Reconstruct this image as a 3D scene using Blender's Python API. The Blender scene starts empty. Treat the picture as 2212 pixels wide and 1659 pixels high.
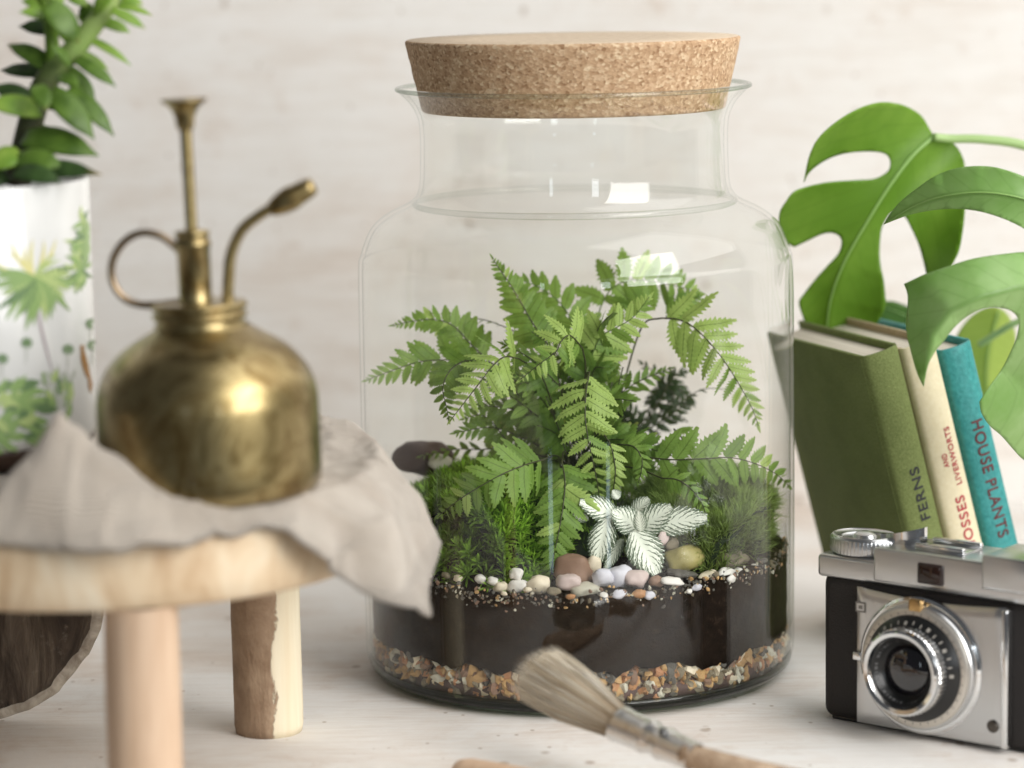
import bpy, bmesh, math, random
from math import sin, cos, tan, atan, pi, radians, sqrt, exp
from mathutils import Vector, Matrix, Euler, noise
from mathutils.geometry import delaunay_2d_cdt
random.seed(7)
C = bpy.context.scene.collection
SC = bpy.context.scene

# ------------------------------------------------------------------ camera
PITCH, ROLL = radians(8.63), radians(-0.9)
cam = bpy.data.cameras.new('camera_view')
cam_o = bpy.data.objects.new('camera_view', cam)
C.objects.link(cam_o)
cam.lens = 105; cam.sensor_width = 36; cam.clip_start = 0.05; cam.clip_end = 60
CAM = Vector((-0.033, -1.503, 0.376))
cam_o.matrix_world = Matrix.Translation(CAM) @ Matrix.Rotation(pi/2 - PITCH, 4, 'X') @ Matrix.Rotation(ROLL, 4, 'Z')
cam.dof.use_dof = True
cam.dof.focus_distance = 1.455
cam.dof.aperture_fstop = 4.3
SC.camera = cam_o
_m = cam_o.matrix_world.to_3x3()
RT, UP, FW = _m @ Vector((1, 0, 0)), _m @ Vector((0, 1, 0)), _m @ Vector((0, 0, -1))
FPX = 105/36*2212
def ray(px, py): return FW + RT*((px-1106)/FPX) - UP*((py-829.5)/FPX)
def at(px, py, Y):            # point seen at a measured place of the photograph, at depth Y
    d = ray(px, py); return CAM + d*((Y-CAM.y)/d.y)
def on_z(px, py, Z=0.0):
    d = ray(px, py); return CAM + d*((Z-CAM.z)/d.z)
def on_cyl(px, py, R):
    d = ray(px, py)
    a = d.x*d.x+d.y*d.y; b = 2*(CAM.x*d.x+CAM.y*d.y); c = CAM.x**2+CAM.y**2-R*R
    q = b*b-4*a*c
    t = (-b-sqrt(max(q, 0)))/(2*a)
    return CAM + d*t
def zc(X, Y): return (752+.44*X, 531+.44*Y)

# ------------------------------------------------------------------ light
w = bpy.data.worlds.new('World'); SC.world = w; w.use_nodes = True
w.node_tree.nodes['Background'].inputs[0].default_value = (0.93, 0.96, 1.0, 1)
w.node_tree.nodes['Background'].inputs[1].default_value = 0.09
SC.view_settings.view_transform = 'Standard'; SC.view_settings.look = 'None'
SC.view_settings.exposure = 0.17; SC.view_settings.gamma = 1
def area(name, loc, target, sx, sy, radiance, color=(1, 1, 1)):
    l = bpy.data.lights.new(name, 'AREA'); l.shape = 'RECTANGLE'; l.size = sx; l.size_y = sy
    l.energy = radiance*pi*sx*sy; l.color = color
    o = bpy.data.objects.new(name, l); C.objects.link(o)
    o.location = loc
    o.rotation_euler = (Vector(target)-Vector(loc)).to_track_quat('-Z', 'Y').to_euler()
    return o
area('window_light', (1.58, -1.89, 1.05), (0, 0, .2), 1.43, 1.63, 7.7, (1, .985, .96))
area('overhead_fill', (1.35, -0.45, 1.9), (0, 0, .1), 2.4, 2.2, 2.3, (1, .985, .965))  # added fill lamp overhead that brightens the table, not a known source
area('far_window_light', (0.72, -2.9, 0.62), (0, 0, .25), 0.26, 0.80, 5.5, (.86, .94, 1))
area('door_pane_light', (0.72, -2.9, -0.48), (0, 0, .05), 0.10, 0.22, 2.6, (.62, .80, 1))
area('side_pane_light', (-0.80, -2.9, -0.50), (0, 0, .05), 0.12, 0.22, 2.6, (.62, .80, 1))
area('side_window_light', (-0.95, -2.9, 0.55), (0, 0, .25), 0.12, 0.70, 4.5, (.8, .92, 1))

# ------------------------------------------------------------------ helpers
def obj(name, me, parent=None, mat=None, label=None, cat=None, group=None, kind=None):
    o = bpy.data.objects.new(name, me); C.objects.link(o)
    if mat is not None and me is not None and len(me.materials) == 0: me.materials.append(mat)
    if parent is not None: o.parent = parent
    tag(o, label, cat, group, kind); return o
def tag(o, label=None, cat=None, group=None, kind=None):
    if label: o['label'] = label
    if cat: o['category'] = cat
    if group: o['group'] = group
    if kind: o['kind'] = kind
    return o
def thing(name, loc, label, cat, group=None, rot=(0, 0, 0)):
    o = bpy.data.objects.new(name, None); C.objects.link(o); o.empty_display_size = .02
    o.location = loc; o.rotation_euler = rot
    return tag(o, label, cat, group)
class MB:
    def __init__(s): s.v = []; s.f = []; s.uv = []; s.mi = []
    def add(s, vs, fs, uvs=None, m=0):
        n = len(s.v); s.v += [Vector(v) for v in vs]
        s.uv += list(uvs) if uvs else [(0, 0)]*len(vs)
        s.f += [tuple(i+n for i in f) for f in fs]; s.mi += [m]*len(fs)
    def mesh(s, name, mats, smooth=True):
        me = bpy.data.meshes.new(name); me.from_pydata([tuple(v) for v in s.v], [], s.f)
        uvl = me.uv_layers.new(name='UVMap')
        flat = [0.0]*(2*len(me.loops)); vi = [0]*len(me.loops)
        me.loops.foreach_get('vertex_index', vi)
        for k, i in enumerate(vi): flat[2*k] = s.uv[i][0]; flat[2*k+1] = s.uv[i][1]
        uvl.data.foreach_set('uv', flat)
        for m in (mats if isinstance(mats, (list, tuple)) else [mats]): me.materials.append(m)
        me.polygons.foreach_set('material_index', s.mi)
        me.polygons.foreach_set('use_smooth', [smooth]*len(me.polygons))
        me.update(); return me
def lathe(prof, seg=64, closed=False, cap=False, fn=None, m=None):
    b = m or MB(); n = len(prof); vs = []; uv = []
    for j in range(seg):
        a = 2*pi*j/seg
        for i, (r, z) in enumerate(prof):
            p = Vector((r*cos(a), r*sin(a), z))
            if fn: p = fn(p, a, i)
            vs.append(p); uv.append((j/seg, i/max(1, n-1)))
    fs = []
    for j in range(seg):
        k = (j+1) % seg
        for i in range(n if closed else n-1):
            i2 = (i+1) % n
            fs.append((j*n+i, k*n+i, k*n+i2, j*n+i2))
    if cap:
        fs.append([j*n+n-1 for j in range(seg)]); fs.append([j*n for j in range(seg)][::-1])
    b.add(vs, fs, uv); return b
def cr(pts, n=6):                      # Catmull-Rom through points
    P = [Vector(p) for p in pts]; out = []
    for i in range(len(P)-1):
        p0 = P[i-1] if i > 0 else P[0]*2-P[1]
        p1, p2 = P[i], P[i+1]
        p3 = P[i+2] if i+2 < len(P) else P[-1]*2-P[-2]
        for k in range(n):
            t = k/n
            out.append(0.5*((2*p1)+(p2-p0)*t+(2*p0-5*p1+4*p2-p3)*t*t+(3*p1-p0-3*p2+p3)*t**3))
    out.append(P[-1]); return out
def tube(b, pts, rad, seg=8, cap=True, m=0):
    n = len(pts); vs = []; uv = []
    nrm = None
    for i, p in enumerate(pts):
        t = (pts[min(i+1, n-1)]-pts[max(i-1, 0)]).normalized()
        if nrm is None:
            nrm = t.cross(Vector((0, 0, 1)))
            if nrm.length < .05: nrm = t.cross(Vector((1, 0, 0)))
        nrm = (nrm - t*nrm.dot(t)).normalized(); bn = t.cross(nrm)
        r = rad(i/(n-1)) if callable(rad) else rad
        for j in range(seg):
            a = 2*pi*j/seg; vs.append(p+nrm*(r*cos(a))+bn*(r*sin(a))); uv.append((j/seg, i/(n-1)))
    fs = [(i*seg+j, i*seg+(j+1) % seg, (i+1)*seg+(j+1) % seg, (i+1)*seg+j) for i in range(n-1) for j in range(seg)]
    if cap: fs += [tuple(range(seg))[::-1], tuple((n-1)*seg+j for j in range(seg))]
    b.add(vs, fs, uv, m); return b
def bevbox(x0, x1, y0, y1, z0, z1, bev=.001, seg=3):
    bm = bmesh.new(); bmesh.ops.create_cube(bm, size=1)
    for v in bm.verts:
        v.co = Vector(((x0+x1)/2+v.co.x*(x1-x0), (y0+y1)/2+v.co.y*(y1-y0), (z0+z1)/2+v.co.z*(z1-z0)))
    if bev > 0: bmesh.ops.bevel(bm, geom=list(bm.edges), offset=bev, segments=seg, affect='EDGES', profile=.5)
    me = bpy.data.meshes.new('box'); bm.to_mesh(me); bm.free()
    for p in me.polygons: p.use_smooth = True
    return me
def wn(o, ang=35):
    m = o.modifiers.new('edge', 'EDGE_SPLIT'); m.split_angle = radians(ang); return o
def N3(p, s=1.0): return noise.noise(Vector(p)*s)

# ------------------------------------------------------------------ materials
def mat(name, col=(.5, .5, .5), rough=.5, metal=0.0, **kw):
    m = bpy.data.materials.new(name); m.use_nodes = True
    p = m.node_tree.nodes['Principled BSDF']
    p.inputs['Base Color'].default_value = (*col, 1); p.inputs['Roughness'].default_value = rough
    p.inputs['Metallic'].default_value = metal
    for k, v in kw.items(): p.inputs[k.replace('_', ' ')].default_value = v
    return m
class NT:
    def __init__(s, m): s.m = m; s.n = m.node_tree.nodes; s.l = m.node_tree.links; s.p = s.n.get('Principled BSDF')
    def new(s, t, **kw):
        n = s.n.new(t)
        for k, v in kw.items(): setattr(n, k, v)
        return n
    def co(s, kind='Object', scale=(1, 1, 1), rot=(0, 0, 0)):
        t = s.new('ShaderNodeTexCoord'); mp = s.new('ShaderNodeMapping')
        mp.inputs['Scale'].default_value = scale; mp.inputs['Rotation'].default_value = rot
        s.l.new(t.outputs[kind], mp.inputs[0]); return mp.outputs[0]
    def noise(s, co, scale=5, detail=5, rough=.6, dist=0):
        n = s.new('ShaderNodeTexNoise'); n.inputs['Scale'].default_value = scale; n.inputs['Detail'].default_value = detail
        n.inputs['Roughness'].default_value = rough; n.inputs['Distortion'].default_value = dist
        s.l.new(co, n.inputs['Vector']); return n.outputs['Fac']
    def voro(s, co, scale, feat='F1', rnd=1):
        n = s.new('ShaderNodeTexVoronoi', feature=feat); n.inputs['Scale'].default_value = scale
        n.inputs['Randomness'].default_value = rnd
        s.l.new(co, n.inputs['Vector']); return n
    def ramp(s, fac, stops, interp='LINEAR'):
        r = s.new('ShaderNodeValToRGB'); r.color_ramp.interpolation = interp
        e = r.color_ramp.elements
        while len(e) < len(stops): e.new(.5)
        for k, (p, c) in enumerate(stops):
            e[k].position = p
            c = (c, c, c) if isinstance(c, (int, float)) else c
            e[k].color = (*c, 1)
        s.l.new(fac, r.inputs[0]); return r.outputs[0]
    def mix(s, a, b, fac, mode='MIX'):
        n = s.new('ShaderNodeMix', data_type='RGBA', blend_type=mode)
        for v, k in ((fac, 0), (a, 6), (b, 7)):
            if isinstance(v, (int, float)): n.inputs[k].default_value = v
            elif isinstance(v, tuple): n.inputs[k].default_value = (*v, 1)
            else: s.l.new(v, n.inputs[k])
        return n.outputs[2]
    def math(s, op, a, b=None, c=None):
        n = s.new('ShaderNodeMath', operation=op)
        for k, v in enumerate((a, b, c)):
            if v is None: continue
            if isinstance(v, (int, float)): n.inputs[k].default_value = v
            else: s.l.new(v, n.inputs[k])
        return n.outputs[0]
    def bump(s, h, strength=.3, dist=.001):
        b = s.new('ShaderNodeBump'); b.inputs['Strength'].default_value = strength; b.inputs['Distance'].default_value = dist
        s.l.new(h, b.inputs['Height']); s.l.new(b.outputs[0], s.p.inputs['Normal']); return b
    def base(s, c): s.l.new(c, s.p.inputs['Base Color'])
    def rough(s, c): s.l.new(c, s.p.inputs['Roughness'])

def wood_white(name, tanamt, horiz):
    m = mat(name, rough=.8); t = NT(m); wl = horiz == 'wall'
    ax = (lambda a, b: (a, 1, b)) if wl else (lambda a, b: (a, b, 1))
    rot = (0, radians(1.5), 0) if wl else (0, 0, radians(4))
    g = t.noise(t.co('Object', ax(5, 60), rot), 4, 8, .7, .5)          # fine grain
    band = t.noise(t.co('Object', ax(1.6, 7), rot), 2.6, 4, .55, .8)   # broad boards of tone
    patch = t.noise(t.co('Object', (1.5, 1.5, 2.4)), 5.5, 6, .65, .6)
    blot = t.noise(t.co('Object', (1, 1, 1)), 38, 6, .7, .3)
    c = t.ramp(g, [(.3, (.76, .72, .67)), (.5, (.815, .79, .755)), (.7, (.84, .825, .80))])
    worn = t.ramp(g, [(.35, (.54, .41, .31)), (.62, (.72, .62, .53))])
    amt = t.math('MULTIPLY', t.ramp(patch, [(.42, 0), (.62, 1)]), t.ramp(band, [(.38, .25*tanamt), (.62, tanamt)]))
    c = t.mix(c, worn, amt)
    fl = t.math('MULTIPLY', t.ramp(blot, [(.57, 0), (.70, .5)]), t.ramp(patch, [(.40, .25), (.60, 1)]))
    c = t.mix(c, (.55, .42, .32), fl)
    for sc, th in ((52, .84), (120, .80)):
        v = t.voro(t.co('Object', ax(1, .7)), sc); sep = t.new('ShaderNodeSeparateColor'); t.l.new(v.outputs['Color'], sep.inputs[0])
        dot = t.math('MULTIPLY', t.ramp(v.outputs['Distance'], [(.07, 1), (.17, 0)]), t.math('GREATER_THAN', sep.outputs[0], th))
        c = t.mix(c, (.34, .25, .18), t.math('MULTIPLY', dot, .6))
    t.base(c); t.bump(t.mix(g, blot, .5), .7, .002)
    return m
M = {}
M['wall'] = wood_white('whitewashed_ply_wall', .38, 'wall')
M['table'] = wood_white('whitewashed_ply_table', .75, 'table')

# glass: thin shell, mirror by Fresnel, light passes straight; longer path (grazing) is darker and greener
def glassmat(name, tint, edge, rampp=(.80, 1.0)):
    m = bpy.data.materials.new(name); m.use_nodes = True; t = NT(m); t.n.remove(t.p)
    out = t.n['Material Output']
    lw = t.new('ShaderNodeLayerWeight'); lw.inputs['Blend'].default_value = .5
    rp = t.ramp(lw.outputs['Facing'], [(rampp[0], tint), (.5*(rampp[0]+rampp[1]), tuple((a*.6+b*.4) for a, b in zip(tint, edge))), (rampp[1], edge)])
    tr = t.new('ShaderNodeBsdfTransparent'); t.l.new(rp, tr.inputs[0])
    gl = t.new('ShaderNodeBsdfGlossy'); gl.inputs['Roughness'].default_value = .0; gl.inputs[0].default_value = (1, 1, 1, 1)
    fr = t.math('ADD', .026, t.math('MULTIPLY', t.math('POWER', lw.outputs['Facing'], 5), .8))
    co = t.co('Object', (1, 1, 1)); nz = t.noise(co, 14, 2, .5)
    b = t.new('ShaderNodeBump'); b.inputs['Strength'].default_value = .05; b.inputs['Distance'].default_value = .003
    t.l.new(nz, b.inputs['Height']); t.l.new(b.outputs[0], gl.inputs['Normal'])
    mx = t.new('ShaderNodeMixShader')
    t.l.new(fr, mx.inputs[0]); t.l.new(tr.outputs[0], mx.inputs[1]); t.l.new(gl.outputs[0], mx.inputs[2])
    t.l.new(mx.outputs[0], out.inputs[0]); return m
M['glass'] = glassmat('clear_glass', (.985, .99, .985), (.40, .46, .40), (.88, 1.0))
M['glass_base'] = glassmat('thick_green_glass', (.42, .50, .38), (.05, .08, .04), (.3, .95))

def cork():
    m = mat('cork', rough=.85); t = NT(m)
    co = t.co('Object', (1, 1, 1.5))
    v = t.voro(t.co('Object', (1, 1, 1.3)), 620); sep = t.new('ShaderNodeSeparateColor'); t.l.new(v.outputs['Color'], sep.inputs[0])
    c = t.ramp(sep.outputs[0], [(0, (.30, .17, .085)), (.15, (.43, .27, .15)), (.55, (.51, .335, .195)), (.85, (.58, .40, .25)), (1, (.70, .54, .35))])
    n = t.noise(co, 190, 6, .75); c = t.mix(c, (.25, .13, .06), t.ramp(n, [(.54, 0), (.72, .8)]))
    n2 = t.noise(co, 140, 6, .7); c = t.mix(c, (.78, .62, .42), t.ramp(n2, [(.56, 0), (.72, .7)]))
    t.base(c); t.bump(t.mix(n, v.outputs['Distance'], .5), .45, .0008); return m
M['cork'] = cork()
def corktop():
    m = mat('cork_top', rough=.8); t = NT(m); n = t.noise(t.co('Object'), 300, 4, .7)
    t.base(t.ramp(n, [(.3, (.50, .38, .26)), (.6, (.66, .54, .40))])); t.bump(n, .2, .0004); return m
M['cork_top'] = corktop()

def brass():
    m = mat('aged_brass', (.45, .33, .13), .27, 1.0); t = NT(m)
    co = t.co('Object', (1, 1, .8))
    n = t.noise(co, 34, 6, .7, 1.4); n2 = t.noise(co, 55, 5, .7)
    c = t.ramp(n, [(.25, (.05, .028, .006)), (.40, (.19, .125, .04)), (.53, (.38, .30, .14)), (.64, (.20, .14, .05)), (.85, (.16, .17, .08))])
    c = t.mix(c, (.12, .08, .03), t.ramp(n2, [(.55, 0), (.8, .5)]))
    t.base(c); t.rough(t.ramp(n, [(.3, .44), (.7, .30)])); t.bump(n2, .10, .001); t.p.inputs['Coat Weight'].default_value = .35; t.p.inputs['Coat Roughness'].default_value = .18; return m
M['brass'] = brass()
def linen():
    m = mat('linen_cloth', (.63, .56, .50), .9); t = NT(m)
    w1 = t.new('ShaderNodeTexWave', wave_type='BANDS', bands_direction='X'); w2 = t.new('ShaderNodeTexWave', wave_type='BANDS', bands_direction='Y')
    co = t.co('UV', (1, 1, 1))
    for q, s in ((w1, 110), (w2, 90)):
        q.inputs['Scale'].default_value = s; q.inputs['Distortion'].default_value = 1.5; t.l.new(co, q.inputs[0])
    n = t.noise(co, 9, 5, .6)
    t.base(t.mix((.65, .575, .485), (.49, .41, .33), t.ramp(n, [(.35, 0), (.75, 1)])))
    t.bump(t.mix(w1.outputs[1], w2.outputs[1], .5), .8, .0012)
    t.p.inputs['Sheen Weight'].default_value = .3; return m
M['linen'] = linen()
def palewood(name, a, b, sc=(14, 14, 1.6), bump=.2):
    m = mat(name, rough=.6); t = NT(m); co = t.co('Object', sc)
    n = t.noise(co, 4, 6, .6, 1.2); t.base(t.ramp(n, [(.3, a), (.65, b)])); t.bump(n, bump, .001); return m
def stand_rim():
    m = mat('pale_wood_rim', rough=.6); t = NT(m)
    n = t.noise(t.co('Object', (1, 1, .35)), 26, 5, .6, 2.2)
    n2 = t.noise(t.co('Object', (1, 1, .2)), 60, 4, .5, 1)
    c = t.ramp(n, [(.3, (.55, .37, .21)), (.5, (.74, .58, .39)), (.7, (.82, .71, .54))])
    t.base(t.mix(c, (.60, .43, .26), t.ramp(n2, [(.5, 0), (.8, .5)]))); t.bump(n, .15, .001); return m
M['rim'] = stand_rim()
M['legwood'] = palewood('peeled_branch', (.55, .37, .24), (.70, .52, .37))
def barkleg():
    m = mat('half_bark_leg', rough=.75); t = NT(m)
    co = t.co('Object', (1, 1, 1)); sep = t.new('ShaderNodeSeparateXYZ'); t.l.new(co, sep.inputs[0])
    n = t.noise(t.co('Object', (1, 1, .45)), 55, 5, .6, .6)
    f = t.math('ADD', t.math('MULTIPLY', sep.outputs[0], 62), t.math('MULTIPLY', n, 1.0))
    mask = t.ramp(f, [(.80, 0), (.84, 1)])
    bark = t.ramp(t.noise(co, 70, 5, .7), [(.3, (.24, .15, .09)), (.7, (.42, .30, .20))])
    wood = t.ramp(t.noise(t.co('Object', (40, 40, 2)), 4, 4, .5), [(.3, (.74, .62, .43)), (.7, (.84, .76, .58))])
    t.base(t.mix(bark, wood, mask)); t.bump(t.mix(n, (0, 0, 0), t.math('MULTIPLY', mask, .85)), .9, .003); return m
M['barkleg'] = barkleg()
def darkslice():
    m = mat('weathered_bark', rough=.9); t = NT(m)
    n = t.noise(t.co('Object', (6, 6, 1.3)), 9, 8, .7, 1.5); g = t.noise(t.co('Object'), 130, 4, .7)
    c = t.ramp(n, [(.32, (.012, .008, .005)), (.5, (.07, .05, .035)), (.7, (.19, .15, .11))])
    t.base(t.mix(c, (.36, .31, .25), t.ramp(g, [(.6, 0), (.85, .5)]))); t.bump(n, 1.0, .004); return m
M['bark'] = darkslice()
M['barkrim'] = palewood('pale_slice_rim', (.25, .20, .15), (.52, .46, .38), (30, 30, 30), .6)

def leafmat(name, c1, c2, rough=.45, trans=.35, vein=(.04, .08, .015), nv=9, veinamt=.72, light=None, nsc=120):
    m = mat(name, c1, rough); t = NT(m)
    uv = t.new('ShaderNodeUVMap'); sep = t.new('ShaderNodeSeparateXYZ'); t.l.new(uv.outputs[0], sep.inputs[0])
    av = t.math('ABSOLUTE', sep.outputs[1])
    n = t.noise(t.co('Object'), nsc, 4, .6)
    c = t.ramp(n, [(.35, c1), (.68, c2)])
    if nsc == 120:
        c = t.mix(c, (.42, .30, .10), t.math('MULTIPLY', t.ramp(sep.outputs[0], [(.82, 0), (1, .6)]), t.ramp(t.noise(t.co('Object'), 45, 2, .5), [(.5, 0), (.65, 1)])))
    t.p.inputs['Specular IOR Level'].default_value = .3
    f = t.math('FRACT', t.math('SUBTRACT', t.math('MULTIPLY', sep.outputs[0], nv), t.math('MULTIPLY', av, 1.9)))
    vm = t.ramp(f, [(.0, 1), (.10, 0), (.90, 0), (1, 1)])
    mid = t.ramp(av, [(.03, 1), (.10, 0)])
    msk = t.math('MAXIMUM', t.math('MULTIPLY', vm, .5), mid)
    c = t.mix(c, vein, t.math('MULTIPLY', msk, veinamt))
    t.base(c)
    tr = t.new('ShaderNodeBsdfTranslucent'); t.l.new(t.mix(c, (.55, .75, .12), .35), tr.inputs[0])
    mx = t.new('ShaderNodeMixShader'); mx.inputs[0].default_value = trans
    t.l.new(t.p.outputs[0], mx.inputs[1]); t.l.new(tr.outputs[0], mx.inputs[2]); t.l.new(mx.outputs[0], t.n['Material Output'].inputs[0])
    b = t.bump(msk, -.4 if True else 0, .0006)
    return m
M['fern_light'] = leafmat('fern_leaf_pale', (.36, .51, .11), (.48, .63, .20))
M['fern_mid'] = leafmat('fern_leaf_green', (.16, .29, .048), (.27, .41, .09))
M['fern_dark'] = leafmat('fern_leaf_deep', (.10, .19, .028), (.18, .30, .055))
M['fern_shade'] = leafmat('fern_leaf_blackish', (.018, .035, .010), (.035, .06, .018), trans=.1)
M['rachis'] = mat('fern_rachis', (.05, .055, .018), .5)
M['rachis_g'] = mat('fern_rachis_green', (.10, .16, .03), .5)
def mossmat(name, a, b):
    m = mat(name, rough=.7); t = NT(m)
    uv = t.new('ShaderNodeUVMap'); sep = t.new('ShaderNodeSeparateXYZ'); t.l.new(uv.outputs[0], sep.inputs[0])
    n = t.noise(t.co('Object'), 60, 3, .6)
    c = t.mix(t.ramp(sep.outputs[0], [(0, a), (.3, tuple(x*.5 for x in b)), (.8, b), (1, tuple(min(1, x*1.3) for x in b))]), tuple(x*.45 for x in a), t.ramp(n, [(.42, 0), (.7, .7)])); t.base(c)  # blade roots and mound body darkened: depth shade put into the colour
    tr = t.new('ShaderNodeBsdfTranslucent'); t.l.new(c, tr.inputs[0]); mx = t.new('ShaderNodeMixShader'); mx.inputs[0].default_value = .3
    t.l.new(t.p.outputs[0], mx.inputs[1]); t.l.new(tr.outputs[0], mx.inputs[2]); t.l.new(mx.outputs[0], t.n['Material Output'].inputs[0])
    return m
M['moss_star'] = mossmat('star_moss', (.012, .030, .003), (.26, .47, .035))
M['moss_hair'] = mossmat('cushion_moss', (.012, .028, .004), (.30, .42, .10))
def soilmat():
    m = mat('dark_soil', rough=.95); t = NT(m); n = t.noise(t.co('Object'), 220, 6, .75); k = t.noise(t.co('Object'), 25, 3, .5)
    c = t.ramp(n, [(.3, (.004, .0025, .0015)), (.55, (.013, .008, .005)), (.74, (.05, .032, .022))])
    t.base(t.mix(c, (.024, .015, .010), t.ramp(k, [(.4, 0), (.8, .5)]))); t.bump(n, .8, .002); t.p.inputs['Specular IOR Level'].default_value = .1; return m
M['soil'] = soilmat()
def stonemat(name, a, b, rough=.6, sc=90, spots=None):
    m = mat(name, rough=rough); t = NT(m); n = t.noise(t.co('Object'), sc, 5, .6, .4)
    c = t.ramp(n, [(.32, a), (.68, b)])
    if spots:
        g = t.noise(t.co('Object'), sc*4, 3, .6); c = t.mix(c, spots, t.ramp(g, [(.66, 0), (.72, .8)]))
    t.base(c); t.bump(n, .2, .0006); return m
STN = {
 'white': stonemat('white_pebble', (.72, .68, .62), (.85, .83, .79), .5),
 'cream': stonemat('cream_pebble', (.68, .56, .38), (.82, .76, .62), .5),
 'greycream': stonemat('grey_cream_pebble', (.46, .44, .34), (.66, .63, .53)),
 'orange': stonemat('orange_pebble', (.34, .15, .06), (.56, .31, .15)),
 'brown': stonemat('brown_stone', (.20, .115, .075), (.30, .19, .13), .65, 60),
 'pink': stonemat('pink_pebble', (.50, .38, .35), (.66, .55, .52), .55),
 'lilac': stonemat('bluish_white_pebble', (.52, .52, .60), (.72, .70, .74), .5),
 'slate': stonemat('slate', (.06, .055, .045), (.15, .14, .12), .7),
 'olive': stonemat('olive_stone', (.28, .24, .08), (.48, .42, .17), .45, 30, (.06, .05, .02)),
 'mottled': stonemat('mottled_stone', (.10, .08, .05), (.34, .29, .20), .8, 110),
 'speck': stonemat('speckled_white_stone', (.70, .66, .63), (.82, .79, .77), .6, 120, (.08, .06, .05)),
 'tan': stonemat('tan_gravel', (.36, .20, .07), (.58, .38, .17)),
 'rust': stonemat('rusty_gravel', (.34, .14, .06), (.52, .27, .13)),
 'purple': stonemat('dark_red_stone', (.05, .026, .022), (.10, .055, .045), .7),
}

# ------------------------------------------------------------------ setting
def sheet(name, x0, x1, y0, y1, z0, z1, m):
    me = bevbox(x0, x1, y0, y1, z0, z1, .002, 2); return obj(name, me, None, m, kind='structure')
sheet('table_top', -1.6, 1.6, -.44, .42, -.03, 0, M['table'])
sheet('wall', -2.0, 2.0, .42, .46, -.6, 1.7, M['wall'])

# ------------------------------------------------------------------ jar
JAR = thing('glass_jar', (0, 0, 0), 'large clear glass jar with flared rim and wide neck, terrarium planted inside', 'jar')
outer = [(.104, .0022), (.1075, .005), (.1093, .010), (.1100, .018), (.1102, .060), (.1102, .12), (.1101, .17), (.1098, .208), (.1086, .2145), (.1064, .2215), (.1030, .2285),
         (.0978, .2335), (.0920, .2370), (.0865, .2395), (.0822, .2422), (.0796, .2452), (.0783, .249), (.0777, .2545), (.0774, .264), (.0773, .274), (.0778, .2815), (.0795, .2868), (.0822, .2912), (.0858, .2950), (.0882, .2972)]
outer = [(p.x, p.y) for p in cr([(a, b, 0) for a, b in outer], 4)]
th = .0019
inner = []
for i, (r, z) in enumerate(outer):
    a = outer[max(0, i-1)]; b = outer[min(len(outer)-1, i+1)]
    tx, tz = b[0]-a[0], b[1]-a[1]; L = math.hypot(tx, tz)
    inner.append((r-tz/L*th, max(.0058, z+tx/L*th)))
rim = [(.0888, .2985), (.0882, .2995), (.0872, .2990)]
o = obj('jar_wall', lathe(outer+rim+inner[::-1], 160).mesh('jar_wall', M['glass']), JAR)
base_prof = [(0.0, .0015), (.090, .0012), (.1005, .0008), (.1055, .0026), (.1082, .006), (.1088, .0085), (.1066, .0088), (.104, .0072), (.098, .0060), (0.0, .0060)]
obj('jar_base', lathe(base_prof, 128).mesh('jar_base', M['glass_base']), JAR)
# rolled rim bead
rb = MB(); ring = [Vector((.0885*cos(a), .0885*sin(a), .2982)) for a in [2*pi*i/160 for i in range(161)]]
tube(rb, ring, .0011, 8, False); obj('rim_bead', rb.mesh('rim_bead', glassmat('rim_glass', (.94, .96, .94), (.50, .55, .50), (.2, .95))), JAR)

ring_glass = glassmat('refraction_ring_glass', (.985, .99, .985), (.80, .83, .80), (.2, 1.0))  # added ring that imitates the refraction line at the jar's shoulder
for (r_, z_, q_) in ((.0806, .2405, .0016),):
    fb_ = MB(); tube(fb_, [Vector((r_*cos(a), r_*sin(a), z_)) for a in [2*pi*i/140 for i in range(141)]], q_, 8, False)
    obj('refraction_ring', fb_.mesh('refraction_ring', ring_glass), JAR)
ck = [(0, .2870), (.060, .2870), (.0752, .2870), (.0760, .2874), (.0764, .2885), (.0838, .3212), (.0836, .3222), (.0828, .3226)]
ctop = [(.0826, .3227), (.05, .3227), (0, .3227)]
CK = thing('cork_lid', (0, 0, 0), 'thick tapered cork stopper closing the mouth of the glass jar', 'lid')
def rough_(p, a, i):
    k = 1+.0035*N3(p, 260) if i > 2 else 1
    return Vector((p.x*k, p.y*k, p.z))
ck2 = []
for i in range(len(ck)-1):
    n = 14 if i == 4 else 1
    for k in range(n): ck2.append((ck[i][0]+(ck[i+1][0]-ck[i][0])*k/n, ck[i][1]+(ck[i+1][1]-ck[i][1])*k/n))
ck2.append(ck[-1])
obj('cork_body', lathe(ck2, 200, fn=rough_).mesh('cork_body', M['cork']), CK)
obj('cork_top', lathe([(.0829, .3224)]+ctop, 120).mesh('cork_top', M['cork_top']), CK)

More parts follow.
